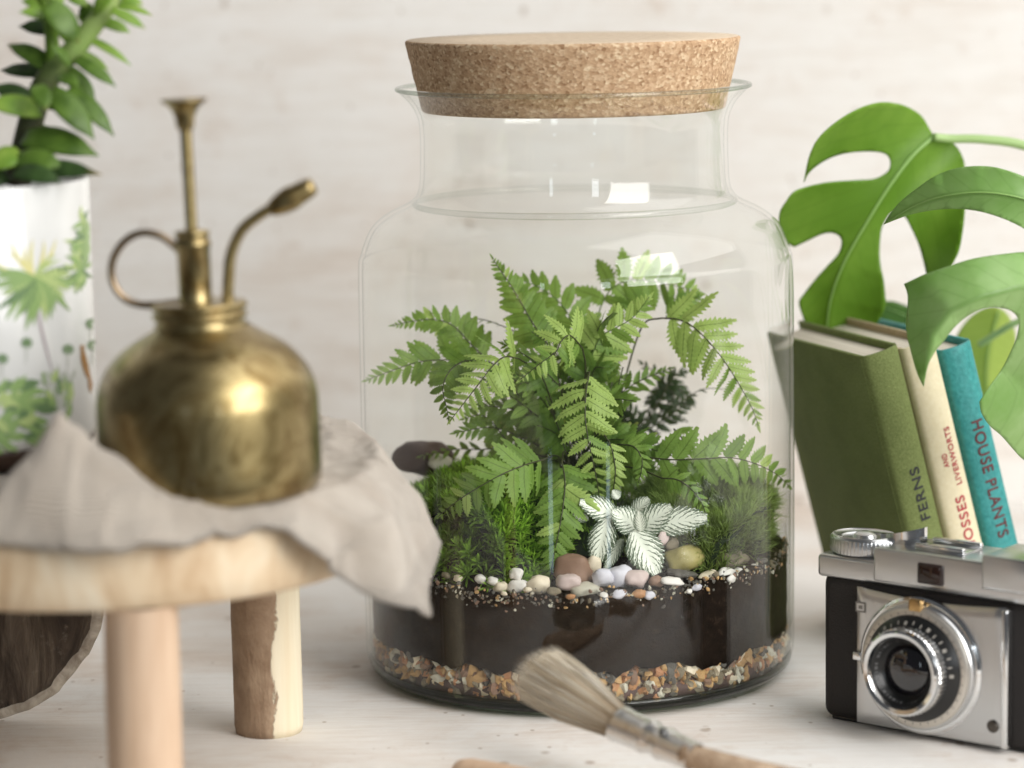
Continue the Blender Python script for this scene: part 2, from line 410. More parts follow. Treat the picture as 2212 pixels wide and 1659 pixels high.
# ------------------------------------------------------------------ soil and gravel in the jar
def soil_h(x, y):
    r = sqrt(x*x+y*y)
    return .0605 + .03*max(-.02, min(.1, x)) + .016*max(0, 1-r/.085) + .0035*N3((x, y, 0), 30) + .002*N3((x, y, 3), 90) + .010*max(0, (y+.02)/.12)*max(0, min(1, (.1-r)/.03))
def gravel_top(a): return .0225+.0045*N3((cos(a)*2, sin(a)*2, 1), 2.1)+.0015*N3((cos(a), sin(a), 5), 14)
sb = MB(); seg = 220; R0 = .1066; rows = 9; vs = []; fs = []; rad_rows = [R0, .103, .096, .085, .07, .05, .03, .012]
for j in range(seg):
    a = 2*pi*j/seg; zt = soil_h(R0*cos(a), R0*sin(a))+.0012*N3((cos(a), sin(a), 9), 40)
    zb = gravel_top(a)+.0034*N3((cos(a), sin(a), 2), 22)+.0022*N3((cos(a), sin(a), 2), 60)
    vs.append((.06*cos(a), .06*sin(a), zb-.004))
    for i in range(rows):
        z = zb+(zt-zb)*i/(rows-1); rr = R0+.0006*N3((cos(a)*.11, sin(a)*.11, z), 160)-.0004
        vs.append((rr*cos(a), rr*sin(a), z))
    for rr in rad_rows[1:]:
        x, y = rr*cos(a), rr*sin(a); vs.append((x, y, soil_h(x, y)+.0012*N3((x, y, 0), 200)))
n = 1+rows+len(rad_rows)-1
for j in range(seg):
    k = (j+1) % seg
    for i in range(n-1): fs.append((j*n+i, k*n+i, k*n+i+1, j*n+i+1))
fs.append([j*n+n-1 for j in range(seg)])
sb.add(vs, fs); obj('soil', sb.mesh('soil', M['soil']), label='layer of dark brown potting soil inside the glass jar', cat='soil', kind='stuff')

def stone_mesh(seed, ang=.35, sub=2, flat=1.0, smooth=True):
    bm = bmesh.new(); bmesh.ops.create_icosphere(bm, subdivisions=sub, radius=1)
    for v in bm.verts:
        p = v.co.copy(); k = 1+ang*N3(p+Vector((seed*7.3, seed*1.7, 0)), 1.1)+ang*.3*N3(p+Vector((seed, 0, 4)), 3)
        v.co = p*k; v.co.z *= flat
    me = bpy.data.meshes.new('stone'); bm.to_mesh(me); bm.free()
    for p in me.polygons: p.use_smooth = smooth
    me.materials.append(STN['tan']); return me
SM = [stone_mesh(i, .75, 2, .8, False) for i in range(9)]
SR = [stone_mesh(i+20, .35, 3, .85) for i in range(9)]
def put_stone(name, me, loc, dims, rot, m, parent=None, **kw):
    o = obj(name, me, parent, **kw); o.location = loc; o.scale = dims; o.rotation_euler = rot
    o.material_slots[0].link = 'OBJECT'; o.material_slots[0].material = m; return o
GR = thing('drainage_gravel', (0, 0, 0), 'band of multicoloured drainage gravel at the bottom of the glass jar', 'gravel')
rng = random.Random(3)
cnt = 0
for k in range(2000):
    if cnt >= 250: break
    a = rng.uniform(-pi*1.03, pi*.03); f = rng.random()
    s = rng.uniform(.0021, .0048)
    r = .1058-s*.9
    z = .0085+s*.5+f*(gravel_top(a)-.010)
    mname = rng.choice(['tan', 'tan', 'tan', 'rust', 'orange', 'greycream', 'greycream', 'cream', 'mottled', 'mottled', 'brown', 'brown', 'slate'])
    put_stone('gravel_stone', rng.choice(SM), (r*cos(a), r*sin(a), z), (s*rng.uniform(.8, 1.4), s*rng.uniform(.7, 1), s*rng.uniform(.6, 1.1)),
              (rng.uniform(0, 6), rng.uniform(0, 6), rng.uniform(0, 6)), STN[mname], GR)
    cnt += 1
gb = MB()
for k in range(1500):
    a = rng.uniform(-pi, pi); s = rng.uniform(.0018, .0032); r = rng.uniform(.098, .1035)
    z = .008+rng.random()*(gravel_top(a)-.008)
    me = SM[k % 9]; mt = Matrix.Translation((r*cos(a), r*sin(a), z)) @ Euler((k, k*2, k*3)).to_matrix().to_4x4() @ Matrix.Diagonal((s, s, s*.7, 1))
    gb.add([mt @ v.co for v in me.vertices], [tuple(p.vertices) for p in me.polygons], None, k % 4)
obj('gravel_fill', gb.mesh('gravel_fill', [STN['mottled'], STN['tan'], STN['rust'], STN['slate']], False), GR, kind='stuff')
lathe_bed = lathe([(0, .0065), (.1035, .0065), (.1045, .013), (.100, .017), (0, .017)], 96)
obj('gravel_bed', lathe_bed.mesh('gravel_bed', STN['purple']), GR, kind='stuff')
# crumbs where soil meets the glass
cb = MB(); rng = random.Random(11)
for k in range(620):
    a = rng.uniform(-pi*1.02, .02*pi); s = rng.uniform(.0003, .0011)*(1 if rng.random() < .85 else 1.5); r = .1064-s*.5
    z = soil_h(R0*cos(a), R0*sin(a))+rng.gauss(0, .0022)-.001
    me = SM[k % 9]; mt = Matrix.Translation((r*cos(a), r*sin(a), z)) @ Euler((k, k*2, k*3)).to_matrix().to_4x4() @ Matrix.Diagonal((s, s, s*.8, 1))
    cb.add([mt @ v.co for v in me.vertices], [tuple(p.vertices) for p in me.polygons], None, rng.choice([0, 0, 0, 1, 2, 3, 4]))
obj('grit', cb.mesh('grit', [STN['slate'], STN['brown'], STN['greycream'], STN['mottled'], STN['tan']], False), kind='stuff', label='fine grit and crumbs scattered along the top edge of the soil', cat='grit')

# pebbles: measured (X, Y, width, height) in the lower jar
def zp(X, Y): return (752+.44*X, 1062+.44*Y)
PEB = [
 (540, 425, 44, 36, 'cream', 'small cream pebble at the far left of the pebble line, below the star moss', 0),
 (648, 428, 48, 48, 'white', 'round white pebble second from the left in the pebble line', 0),
 (712, 440, 58, 44, 'white', 'white pebble left of the stacked pair in front of the moss', 0),
 (748, 468, 62, 56, 'cream', 'off-white pebble low in the line, left of the stacked white pair', 0),
 (825, 408, 58, 66, 'white', 'pointed white pebble standing on top of another white pebble', .002),
 (830, 466, 88, 62, 'white', 'wide white pebble carrying the pointed white one', 0),
 (932, 455, 98, 88, 'cream', 'rounded peach-tinted cream pebble beside the tip of the hanging fern', 0),
 (1082, 442, 104, 78, 'pink', 'pinkish grey pebble in front of the large brown stone', 0),
 (1162, 487, 128, 84, 'greycream', 'large grey-cream pebble pressed to the glass below the brown stone', 0),
 (1108, 376, 190, 170, 'brown', 'largest smooth brown stone behind the pebble line', .004),
 (1205, 360, 60, 100, 'cream', 'cream pebble leaning behind the right side of the brown stone', .008),
 (1252, 422, 92, 92, 'lilac', 'bluish white pebble right of the large brown stone', .001),
 (1330, 418, 112, 112, 'lilac', 'large lilac-white pebble under the white-veined leaves', .003),
 (1415, 430, 100, 92, 'pink', 'rounded pale pink pebble right of the lilac one', .001),
 (1330, 505, 60, 44, 'lilac', 'small grey-white pebble low against the soil at the centre', -.001),
 (1432, 502, 62, 44, 'orange', 'small orange-brown pebble below the pale pink one', -.001),
 (1480, 508, 46, 44, 'lilac', 'small bluish grey pebble beside the orange-brown one', -.001),
 (1512, 440, 66, 56, 'brown', 'small brownish grey pebble between the pink pebble and the flat white one', 0),
 (1590, 438, 112, 46, 'white', 'flat white pebble below the dark slate', -.001),
 (1636, 404, 152, 52, 'slate', 'flat dark slate chip in front of the olive stone', .002),
 (1656, 328, 206, 150, 'olive', 'large smooth olive-yellow stone right of the white-veined plant', .004),
 (1735, 285, 96, 60, 'white', 'white pebble behind the right shoulder of the olive stone', .012),
 (1766, 424, 92, 66, 'cream', 'yellowish cream pebble at the lower right of the olive stone', 0),
 (1850, 404, 90, 60, 'white', 'oval white pebble right of the yellowish cream one', 0),
 (1880, 425, 50, 40, 'white', 'small white pebble tucked under the oval white one', -.001),
 (1912, 398, 58, 50, 'white', 'white pebble below the mottled rock', .001),
 (1872, 330, 205, 104, 'mottled', 'mottled brown-grey rock in front of the right moss mound', .004),
 (2056, 318, 116, 60, 'speck', 'white stone with dark specks at the right of the jar', .003),
 (2036, 350, 66, 46, 'slate', 'dark pebble under the speckled white stone', .001),
 (1990, 376, 60, 40, 'white', 'greyish white pebble left of the dark pebble at the right', 0),
 (1712, 470, 46, 36, 'lilac', 'tiny pale pebble below the yellowish cream pebble', -.001),
 (1676, 490, 26, 26, 'white', 'tiniest white pebble low on the soil edge', -.001),
 (1545, 232, 54, 66, 'pink', 'pinkish pebble behind the white-veined leaves, left of the olive stone', .010),
 (1590, 256, 66, 60, 'mottled', 'tan-grey pebble behind the left side of the olive stone', .010),
 (1010, 488, 60, 40, 'mottled', 'small grey-brown pebble in the soil at the foot of the hanging fern', -.001),
 (480, 410, 40, 30, 'mottled', 'dull brown pebble left of the pebble line in shade', 0),
 (1255, 505, 36, 26, 'white', 'tiny white pebble between the grey-cream and lilac pebbles', -.001),
 (1090, 515, 40, 26, 'orange', 'tiny orange chip under the grey-cream pebble', -.001),
 (765, 500, 30, 22, 'cream', 'tiny cream chip low beside the off-white pebble', -.001),
 (880, 480, 34, 26, 'cream', 'tiny cream pebble wedged between the wide white and peach pebbles', -.001),
]
rng = random.Random(5)
for k, (X, Y, W_, H_, cn, lab, back) in enumerate(PEB):
    px, py = zp(X, Y); mpp = 1.40/FPX
    rx = W_*.44*mpp*.5; rz = H_*.44*mpp*.5; ry = min(rx, .010)*.85 if back == 0 else rx*.8
    p = on_cyl(px, py, max(.03, .1058-ry-back*1.6-(.002 if back >= 0 else -.0005)))
    a = math.atan2(p.y, p.x)
    gz = 1.16 if W_ < 140 else 1.05
    put_stone('pebble', SR[k % 9], p, (rx*1.06*gz, ry, rz*1.08*gz), (rng.uniform(-.2, .2), rng.uniform(-.2, .2), a+pi/2), STN[cn], label=lab, cat='pebble' if W_ < 150 else 'stone', group='pebbles on the soil in the jar')
px, py = zc(372, 1040)
put_stone('pebble', SR[3], at(px, py, .03), (.0145, .012, .011), (0, .1, 0), STN['purple'], label='dark red-brown stone at the back left of the jar behind the moss', cat='stone', group='pebbles on the soil in the jar')
px, py = zc(450, 1065)
put_stone('pebble', SR[5], at(px, py, .015), (.006, .006, .005), (0, .1, 0), STN['greycream'], label='pale pebble between the dark red-brown stone and the fern', cat='pebble', group='pebbles on the soil in the jar')

# ------------------------------------------------------------------ moss
def moss(name, cx, cy, rx, ry, h, ntuft, blade, wid, star, m, label, seed):
    rng = random.Random(seed); b = MB()
    def H(x, y):
        q = (((x-cx)/rx)**2+((y-cy)/ry)**2)**1.6
        return None if q > 1 else soil_h(x, y)-.004+h*sqrt(1-q)*(1+.25*N3((x, y, seed), 45))
    # lumpy body
    n = 40; vs = []; fs = []
    for i in range(n+1):
        for j in range(n+1):
            u, v = i/n*2-1, j/n*2-1
            x, y = cx+rx*u*sqrt(1-v*v/2), cy+ry*v*sqrt(1-u*u/2)
            r = sqrt(x*x+y*y)
            rl = .096 if star else .1
            if r > rl: x *= rl/r; y *= rl/r
            q = min(1, (((x-cx)/rx)**2+((y-cy)/ry)**2)**1.6)
            vs.append((x, y, soil_h(x, y)-.004+h*sqrt(1-q)*(1+.25*N3((x, y, seed), 45))-.002))
    for i in range(n):
        for j in range(n): fs.append((i*(n+1)+j, (i+1)*(n+1)+j, (i+1)*(n+1)+j+1, i*(n+1)+j+1))
    b.add(vs, fs, [(0, 0)]*len(vs))
    c = 0
    while c < ntuft:
        x, y = cx+rx*rng.uniform(-1, 1), cy+ry*rng.uniform(-1, 1)
        z = H(x, y)
        if z is None or x*x+y*y > (.0965 if star else .0985)**2: continue
        if y > cy+ry*.5 and rng.random() < .6: continue
        c += 1
        if rng.random() < .35: z = soil_h(x, y)+.001+(z-soil_h(x, y))*rng.random()
        P = Vector((x, y, z-.001))
        nrm = Vector(((x-cx)/rx**2, (y-cy)/ry**2, (z-soil_h(x, y)+.004)/max(h, .01)**2)).normalized()
        nrm = (nrm+Vector((rng.gauss(0, .22), rng.gauss(0, .22)-.12, .35+rng.gauss(0, .15)))).normalized()
        a1 = nrm.orthogonal().normalized(); a2 = nrm.cross(a1)
        if star:
            L0 = blade*rng.uniform(.7, 1.3); top = P+nrm*L0*.7
            nb = 15
            for k in range(nb):
                a = k*2.4+rng.random(); lev = k/nb
                bp = P.lerp(top, .25+.75*lev)
                d = (a1*cos(a)+a2*sin(a))*(1.05-.6*lev)+nrm*(.45+.75*lev); d.normalize()
                L = L0*(.75-.25*lev)*rng.uniform(.8, 1.2); s = d.cross(nrm).normalized()*wid
                mid = bp+d*L*.55+nrm*L*.05; tip = bp+d*L-nrm*L*(.10-.1*lev)
                b.add([bp-s*.5, bp+s*.5, mid+s, mid-s, tip], [(0, 1, 2, 3), (3, 2, 4)], [(.2+.4*lev,)*2, (.2+.4*lev,)*2, (.5+.3*lev,)*2, (.5+.3*lev,)*2, (1, 1)])
        else:
            for k in range(5):
                d = (nrm+a1*rng.gauss(0, .45)+a2*rng.gauss(0, .45)).normalized(); L = blade*rng.uniform(.6, 1.35)
                cv = (a1*rng.gauss(0, 1)+a2*rng.gauss(0, 1)).normalized()*L*.32; s = d.cross(cv).normalized()*wid
                p0 = P; p1 = P+d*L*.5+cv*.25; p2 = P+d*L+cv
                b.add([p0-s, p0+s, p1+s*.8, p1-s*.8, p2], [(0, 1, 2, 3), (3, 2, 4)], [(.1, 0), (.1, 0), (.6, 0), (.6, 0), (1, 0)])
    me = b.mesh(name, m, False); return obj(name, me, label=label, cat='moss', kind='stuff')
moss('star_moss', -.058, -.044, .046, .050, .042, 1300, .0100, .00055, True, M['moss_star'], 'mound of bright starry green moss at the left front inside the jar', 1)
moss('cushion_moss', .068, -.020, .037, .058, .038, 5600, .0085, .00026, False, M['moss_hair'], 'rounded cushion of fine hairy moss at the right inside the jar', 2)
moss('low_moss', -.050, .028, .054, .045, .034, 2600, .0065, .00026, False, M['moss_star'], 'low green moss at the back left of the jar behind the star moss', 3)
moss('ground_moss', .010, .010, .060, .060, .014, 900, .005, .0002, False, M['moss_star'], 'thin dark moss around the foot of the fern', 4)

# ------------------------------------------------------------------ ferns
def pinna_mesh(seed, teeth=8, depth=.22, wid=.20, tip=1.0, curve=.12, ear=.0):
    rng = random.Random(seed); b = MB(); n = teeth*3; up = []; lo = []; md = []
    for i in range(n+1):
        t = i/n
        w_ = wid*(sin(pi*min(1, t*.86+.13))**.75)*(1-t**3*.35)
        if t > .97: w_ *= .2
        saw = (i % 3)/2.0; k = 1-depth*(1-saw)
        wu = w_*k*(1+.10*rng.uniform(-1, 1)); wl = w_*k*(1+.10*rng.uniform(-1, 1))
        if ear and t < .16: wu *= 1+ear
        x = t; sh = .035*saw
        z0 = -curve*t*t+.015*sin(t*9+seed)
        md.append((x, -.04*sin(t*2.4), z0)); up.append((x+sh, wu-.04*sin(t*2.4), z0-.16*wu-.02*saw)); lo.append((x+sh, -wl-.04*sin(t*2.4), z0-.16*wl-.02*saw))
    vs = md+up+lo; m = n+1
    uv = [(i/n, 0) for i in range(m)]+[(i/n, 1) for i in range(m)]+[(i/n, -1) for i in range(m)]
    fs = [(i, i+1, m+i+1, m+i) for i in range(n)]+[(i+1, i, 2*m+i, 2*m+i+1) for i in range(n)]
    b.add(vs, fs, uv); return b
def deep_pinna(seed, lobes=7):
    """a pinna itself cut almost to its midrib into toothed lobes"""
    rng = random.Random(seed); b = MB()
    for i in range(lobes*2):
        t = (i//2+.5)/(lobes+.5); side = 1 if i % 2 else -1
        L = .235*(1-t)**.55*(1+.12*rng.uniform(-1, 1))+.035
        ang = radians(48+12*t); base = Vector((t*.96-.03, 0, -.10*t*t))
        d = Vector((cos(ang), side*sin(ang), -.12)); q = Vector((-d.y*side, d.x*side, 0))*.088*(1-t*.5)
        prof = [(0, .55), (.25, 1), (.5, .95), (.55, 1.0), (.75, .62), (.8, .7), (1, .05)]
        vs = []; uv = []
        for s_, w_ in prof:
            c_ = base+d*L*s_
            vs += [c_-q*w_, c_+Vector((0, 0, .01)), c_+q*w_]; uv += [(t+.07*s_, -.5*s_-.3), (t, side*s_*.9), (t+.07*s_, .5*s_+.3)]
        fs = []
        for k in range(len(prof)-1):
            a = k*3; fs += [(a, a+1, a+4, a+3), (a+1, a+2, a+5, a+4)]
        b.add(vs, fs, uv)
    # winged midrib and tip
    n = 8; vs = []; uv = []
    for i in range(n+1):
        t = i/n; w_ = .062*(1-t)+.008; z = -.10*t*t+.004
        vs += [(t, -w_, z-.006), (t, 0, z), (t, w_, z-.006)]; uv += [(t, -.2), (t, 0), (t, .2)]
    b.add(vs, [f for i in range(n) for f in ((i*3, i*3+1, i*3+4, i*3+3), (i*3+1, i*3+2, i*3+5, i*3+4))], uv)
    return b
PIN = {'s': [pinna_mesh(i, 8, .34, .245, curve=.18, ear=.25) for i in range(4)],
       'r': [pinna_mesh(i+9, 5, .14, .25, curve=.10, ear=.2) for i in range(4)],
       'n': [pinna_mesh(i+15, 6, .3, .22, curve=.2) for i in range(3)],
       'd': [pinna_mesh(i+30, 9, .50, .215, curve=.16, ear=.15) for i in range(4)]}
PME = {}
COUNT = [0]
def pme(kind, k, m):
    key = (kind, k, m)
    if key not in PME: PME[key] = PIN[kind][k].mesh('leaflet', M[m])
    return PME[key]
def frond(plant, pts, wmax, wprof, m='fern_mid', kind='s', npair=14, nrm=(0, -1, .35), tilt=0, start=.0, stem=None, seed=0, individual=True, rr=.00042, fwd=25, conv=True, rach='rachis'):
    """pts: rachis (X, Y, depth) in the measured close-up grid; wmax in grid px"""
    rng = random.Random(seed)
    P = [at(*zc(x, y), d) for x, y, d in pts] if conv else [Vector(p) for p in pts]
    curve = cr(P, 10); n = len(curve)
    L = [0]
    for i in range(1, n): L.append(L[-1]+(curve[i]-curve[i-1]).length)
    T = L[-1]
    full = curve
    if stem:
        S = [at(*zc(x, y), d) for x, y, d in stem] if conv else [Vector(p) for p in stem]
        full = cr(S+P[:1], 8)+curve[1:]
    rb = MB(); tube(rb, full, lambda t: rr*(1-.75*t)+.00008, 6)
    f = obj('frond', rb.mesh('frond', M[rach]), plant)
    bag = MB(); W0 = wmax*1.38*.44*1.45/FPX if conv else wmax; npair += 1
    N = Vector(nrm).normalized(); kn = len(PIN[kind])
    # pitch varies down the frond so pinnae shrink AND crowd to the tip
    for i in range(npair*2):
        side = 1 if i % 2 else -1
        u = (i//2+.5+(.25 if side > 0 else 0))/npair; t = start+(1-start)*(1-(1-u)**1.5)
        if t >= .995: continue
        s = t*T; k = max(1, min(n-1, next((q for q in range(n) if L[q] >= s), n-1)))
        fr = (s-L[k-1])/max(1e-9, L[k]-L[k-1]); p = curve[k-1].lerp(curve[k], fr)
        tan_ = (curve[min(n-1, k+1)]-curve[max(0, k-2)]).normalized()
        NN = N-tan_*N.dot(tan_)
        if NN.length < .1: NN = Vector((0, 0, 1))-tan_*tan_.z
        NN.normalize()
        if tilt: NN = Matrix.Rotation(tilt, 3, tan_) @ NN
        bv = tan_.cross(NN)*side
        al = radians(fwd+22*t+rng.gauss(0, 4))
        d = bv*cos(al)+tan_*sin(al); d = (d-NN*(.10+rng.gauss(0, .10))+Vector((0, 0, -.10))).normalized()
        len_ = W0*wprof(t)*(1+rng.gauss(0, .05)); 
        if len_ < .0006: continue
        z_ = (NN+d*-NN.dot(d)); z_.normalize(); z_ = (Matrix.Rotation(rng.gauss(0, .30), 3, d) @ z_)
        y_ = z_.cross(d)*(-side if kind in 'sr' else 1)
        wd = len_*(1.0 if kind != 'd' else 1.0)*(1+.15*(1-t))
        mt = Matrix((( d.x*len_, y_.x*wd, z_.x*len_, p.x), (d.y*len_, y_.y*wd, z_.y*len_, p.y), (d.z*len_, y_.z*wd, z_.z*len_, p.z), (0, 0, 0, 1)))
        vi = rng.randrange(kn)
        if individual and COUNT[0] < 298:
            COUNT[0] += 1
            m2 = {'fern_light': 'fern_mid', 'fern_mid': 'fern_light' if rng.random() < .5 else 'fern_dark', 'fern_dark': 'fern_mid'}.get(m, m) if rng.random() < .16 else m
            o = obj('leaflet', pme(kind, vi, m2), f); o.matrix_local = mt
        else:
            B = PIN[kind][vi]
            bag.add([mt @ v for v in B.v], B.f, B.uv)
    # leafy tip
    tp = curve[-1]; td = (curve[-1]-curve[-4]).normalized(); NN = (N-td*N.dot(td)).normalized(); yv = NN.cross(td)
    ln = W0*max(.12, wprof(.9)); B = PIN['s'][0]
    mt = Matrix(((td.x*ln, yv.x*ln*.7, NN.x*ln, tp.x-td.x*ln*.35), (td.y*ln, yv.y*ln*.7, NN.y*ln, tp.y-td.y*ln*.35), (td.z*ln, yv.z*ln*.7, NN.z*ln, tp.z-td.z*ln*.35), (0, 0, 0, 1)))
    bag.add([mt @ v for v in B.v], B.f, B.uv)
    obj('frond_blade', bag.mesh('frond_blade', M[m]), f, kind='stuff')
    return f
taper = lambda t: min(1, .55+t*2.2)*(1-t)**.62
tri = lambda t: (1-t)**.72
lanc = lambda t: sin(pi*min(1, .18+t*.80))**.9*(1 if t < .7 else 1)
longt = lambda t: min(1, .75+t*1.2)*(1-t)**.75

FERN = thing('fern', (0, 0, 0), 'leafy green fern with arching serrated fronds growing in the glass jar', 'fern')
CB = (1090, 1060)   # crown
F = lambda *a, **k: frond(FERN, *a, **k)
cst = lambda y=0: [(1120, 1080, y), (1110, 900, y)]
# the fronds the eye finds first
F([(1185, 620, -.040), (1168, 720, -.052), (1165, 850, -.060), (1185, 980, -.064), (1215, 1120, -.064), (1240, 1270, -.062)], 172, longt, 'fern_light', 'd', 13, (-.1, -1, .25), seed=1, stem=[(1130, 1050, .0), (1150, 800, -.01), (1170, 640, -.025)], fwd=12, rr=.0005)
F([(1540, 355, .0), (1620, 362, -.005), (1690, 395, -.01), (1770, 470, -.015), (1850, 570, -.02), (1925, 690, -.02), (1980, 790, -.02), (2015, 885, -.02)], 185, lambda t: min(1, .75+t*1.5)*(1-t)**.62, 'fern_light', 'd', 14, (.05, -1, .2), seed=2, stem=[(1290, 900, .01), (1350, 690, .01), (1410, 480, .01), (1460, 375, .005)], fwd=22, rr=.0005)
F([(970, 470, .0), (900, 370, .0), (850, 280, .0), (790, 180, .0), (740, 110, .0), (705, 55, .0)], 135, lambda t: .9*(1-t)**.7, 'fern_mid', 'r', 15, (.1, -1, .1), seed=3, stem=[(1090, 1000, .01), (1060, 700, .01), (1010, 540, .0)], fwd=20)
F([(680, 555, .01), (600, 480, .01), (520, 395, .01), (430, 362, .01), (330, 368, .01), (215, 392, .01)], 118, lambda t: min(1, .8+t)*(1-t)**.7, 'fern_mid', 'r', 15, (0, -1, .1), seed=4, stem=[(1000, 900, .0), (860, 700, .01), (760, 620, .01)], fwd=18)
F([(840, 555, -.035), (770, 545, -.045), (710, 590, -.052), (640, 680, -.056), (570, 770, -.058), (500, 860, -.058)], 175, longt, 'fern_light', 'd', 12, (-.25, -1, .30), seed=5, stem=[(1040, 900, -.01), (950, 640, -.025)], fwd=10)
F([(1150, 500, -.04), (1090, 440, -.05), (1045, 470, -.055), (1020, 520, -.058), (940, 580, -.06), (840, 660, -.06)], 150, lambda t: min(1, .8+t)*(1-t)**.75, 'fern_light', 'd', 11, (.1, -1, .5), seed=6, stem=[(1130, 900, -.01), (1165, 620, -.03)], fwd=5)
F([(1120, 500, .02), (1105, 390, .02), (1050, 290, .02), (960, 215, .02), (880, 180, .02), (825, 165, .02)], 135, lambda t: min(1, .9+t)*(1-t)**.5, 'fern_mid', 'r', 8, (0, -1, .05), seed=7, stem=[(1110, 950, .01), (1120, 650, .02)], fwd=28, rach='rachis_g')
F([(1180, 580, -.02), (1240, 450, -.02), (1320, 400, -.02), (1400, 350, -.02), (1480, 250, -.02)], 150, lambda t: min(1, .8+t)*(1-t)**.6, 'fern_light', 's', 10, (0, -1, .2), seed=8, stem=[(1130, 900, -.01), (1160, 680, -.02)], fwd=20, rach='rachis_g')
F([(1240, 300, .025), (1290, 215, .025), (1380, 170, .025), (1500, 175, .025), (1620, 200, .025), (1715, 225, .025)], 160, lambda t: min(1, .8+t)*(1-t)**.45, 'fern_mid', 's', 10, (0, -1, .3), seed=9, stem=[(1180, 900, .02), (1210, 500, .025), (1225, 360, .025)], fwd=2, rach='rachis_g')
F([(1480, 1040, -.04), (1600, 1050, -.045), (1750, 1045, -.048), (1880, 1040, -.046), (2000, 1070, -.04), (2100, 1120, -.03), (2170, 1185, -.02)], 178, lambda t: min(1, .75+t)*(1-t)**.62, 'fern_mid', 's', 13, (0, -1, .15), seed=10, stem=[(1180, 1060, .0), (1320, 1020, -.02)], fwd=25)
F([(960, 1050, -.06), (870, 1075, -.078), (760, 1120, -.090), (650, 1180, -.092), (540, 1250, -.088), (440, 1330, -.080)], 165, lambda t: min(1, .7+t)*(1-t)**.55, 'fern_mid', 's', 12, (-.1, -1, .2), seed=11, stem=[(1080, 1080, -.01), (1020, 1030, -.03)], fwd=20)
F([(1050, 1060, -.06), (1065, 1160, -.072), (1055, 1280, -.082), (1035, 1400, -.088), (1010, 1520, -.09), (990, 1645, -.09)], 160, lambda t: min(1, .75+t)*(1-t)**.66, 'fern_mid', 's', 12, (0, -1, .3), seed=12, stem=[(1090, 1060, -.01), (1060, 1010, -.04)], fwd=15)
F([(560, 560, .0), (460, 560, .0), (360, 568, -.005), (250, 600, -.01), (90, 660, -.015)], 128, lambda t: min(1, .9+t)*(1-t)**.6, 'fern_mid', 's', 10, (0, -1, .2), seed=13, stem=[(1000, 900, .0), (800, 640, .0), (680, 570, .0)], fwd=25)
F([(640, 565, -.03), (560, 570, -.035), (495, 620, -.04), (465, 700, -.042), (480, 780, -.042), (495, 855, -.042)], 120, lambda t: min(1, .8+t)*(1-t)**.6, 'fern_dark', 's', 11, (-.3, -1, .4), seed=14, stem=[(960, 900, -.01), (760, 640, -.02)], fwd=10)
F([(1280, 960, -.05), (1300, 1020, -.055), (1312, 1100, -.058), (1305, 1180, -.058), (1290, 1265, -.056)], 72, lambda t: min(1, .8+t)*(1-t)**.5, 'fern_light', 's', 9, (0, -1, .2), seed=15, stem=[(1140, 1050, -.01), (1230, 920, -.04)], fwd=25)
F([(1330, 975, -.04), (1400, 985, -.048), (1440, 1040, -.052), (1440, 1100, -.053), (1425, 1165, -.053)], 85, lambda t: min(1, .8+t)*(1-t)**.6, 'fern_mid', 's', 8, (.2, -1, .3), seed=16, stem=[(1150, 1060, -.0), (1250, 990, -.03)], fwd=20)
F([(1310, 760, .0), (1370, 700, .0), (1450, 655, .0), (1520, 625, .0), (1590, 598, .0)], 82, lambda t: min(1, .9+t)*(1-t)**.6, 'fern_dark', 'n', 8, (0, -1, .4), seed=17, stem=[(1180, 1000, .0), (1260, 850, .0)], fwd=35)
F([(780, 960, -.01), (735, 900, -.01), (690, 850, -.01), (640, 830, -.01), (565, 850, -.01)], 95, lambda t: min(1, .8+t)*(1-t)**.5, 'fern_mid', 's', 7, (0, -1, .3), seed=18, stem=[(1050, 1050, .0), (860, 1010, -.0)], fwd=22)
F([(900, 1010, .01), (780, 990, .01), (650, 1000, .01), (520, 1000, .01), (350, 1035, .01)], 72, lambda t: min(1, .9+t)*(1-t)**.5, 'fern_dark', 's', 10, (0, -1, .8), seed=19, stem=[(1080, 1070, .0), (990, 1030, .01)], fwd=25)
F([(1540, 1140, -.06), (1620, 1150, -.066), (1690, 1200, -.07), (1740, 1270, -.072), (1765, 1360, -.072)], 70, lambda t: min(1, .8+t)*(1-t)**.5, 'fern_mid', 'n', 9, (.3, -1, .3), seed=20, stem=[(1200, 1080, -.01), (1400, 1090, -.04)], fwd=25)
F([(1560, 350, .02), (1600, 320, .02), (1650, 290, .02), (1725, 250, .02)], 95, lambda t: (1-t)**.5, 'fern_mid', 's', 5, (0, -1, .2), seed=21, fwd=30)
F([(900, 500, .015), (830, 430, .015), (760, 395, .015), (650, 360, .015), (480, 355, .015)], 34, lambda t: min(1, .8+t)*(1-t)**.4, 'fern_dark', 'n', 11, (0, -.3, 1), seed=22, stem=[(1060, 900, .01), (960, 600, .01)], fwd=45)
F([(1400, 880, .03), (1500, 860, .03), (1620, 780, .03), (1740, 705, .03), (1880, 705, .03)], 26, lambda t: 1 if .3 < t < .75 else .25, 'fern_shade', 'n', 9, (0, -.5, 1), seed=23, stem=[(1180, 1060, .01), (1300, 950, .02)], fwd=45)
F([(1600, 900, -.02), (1640, 950, -.03), (1620, 1000, -.035), (1560, 1010, -.035), (1500, 940, -.03)], 60, lambda t: 1-t*.5, 'fern_mid', 's', 6, (0, -1, .3), seed=24, fwd=25)
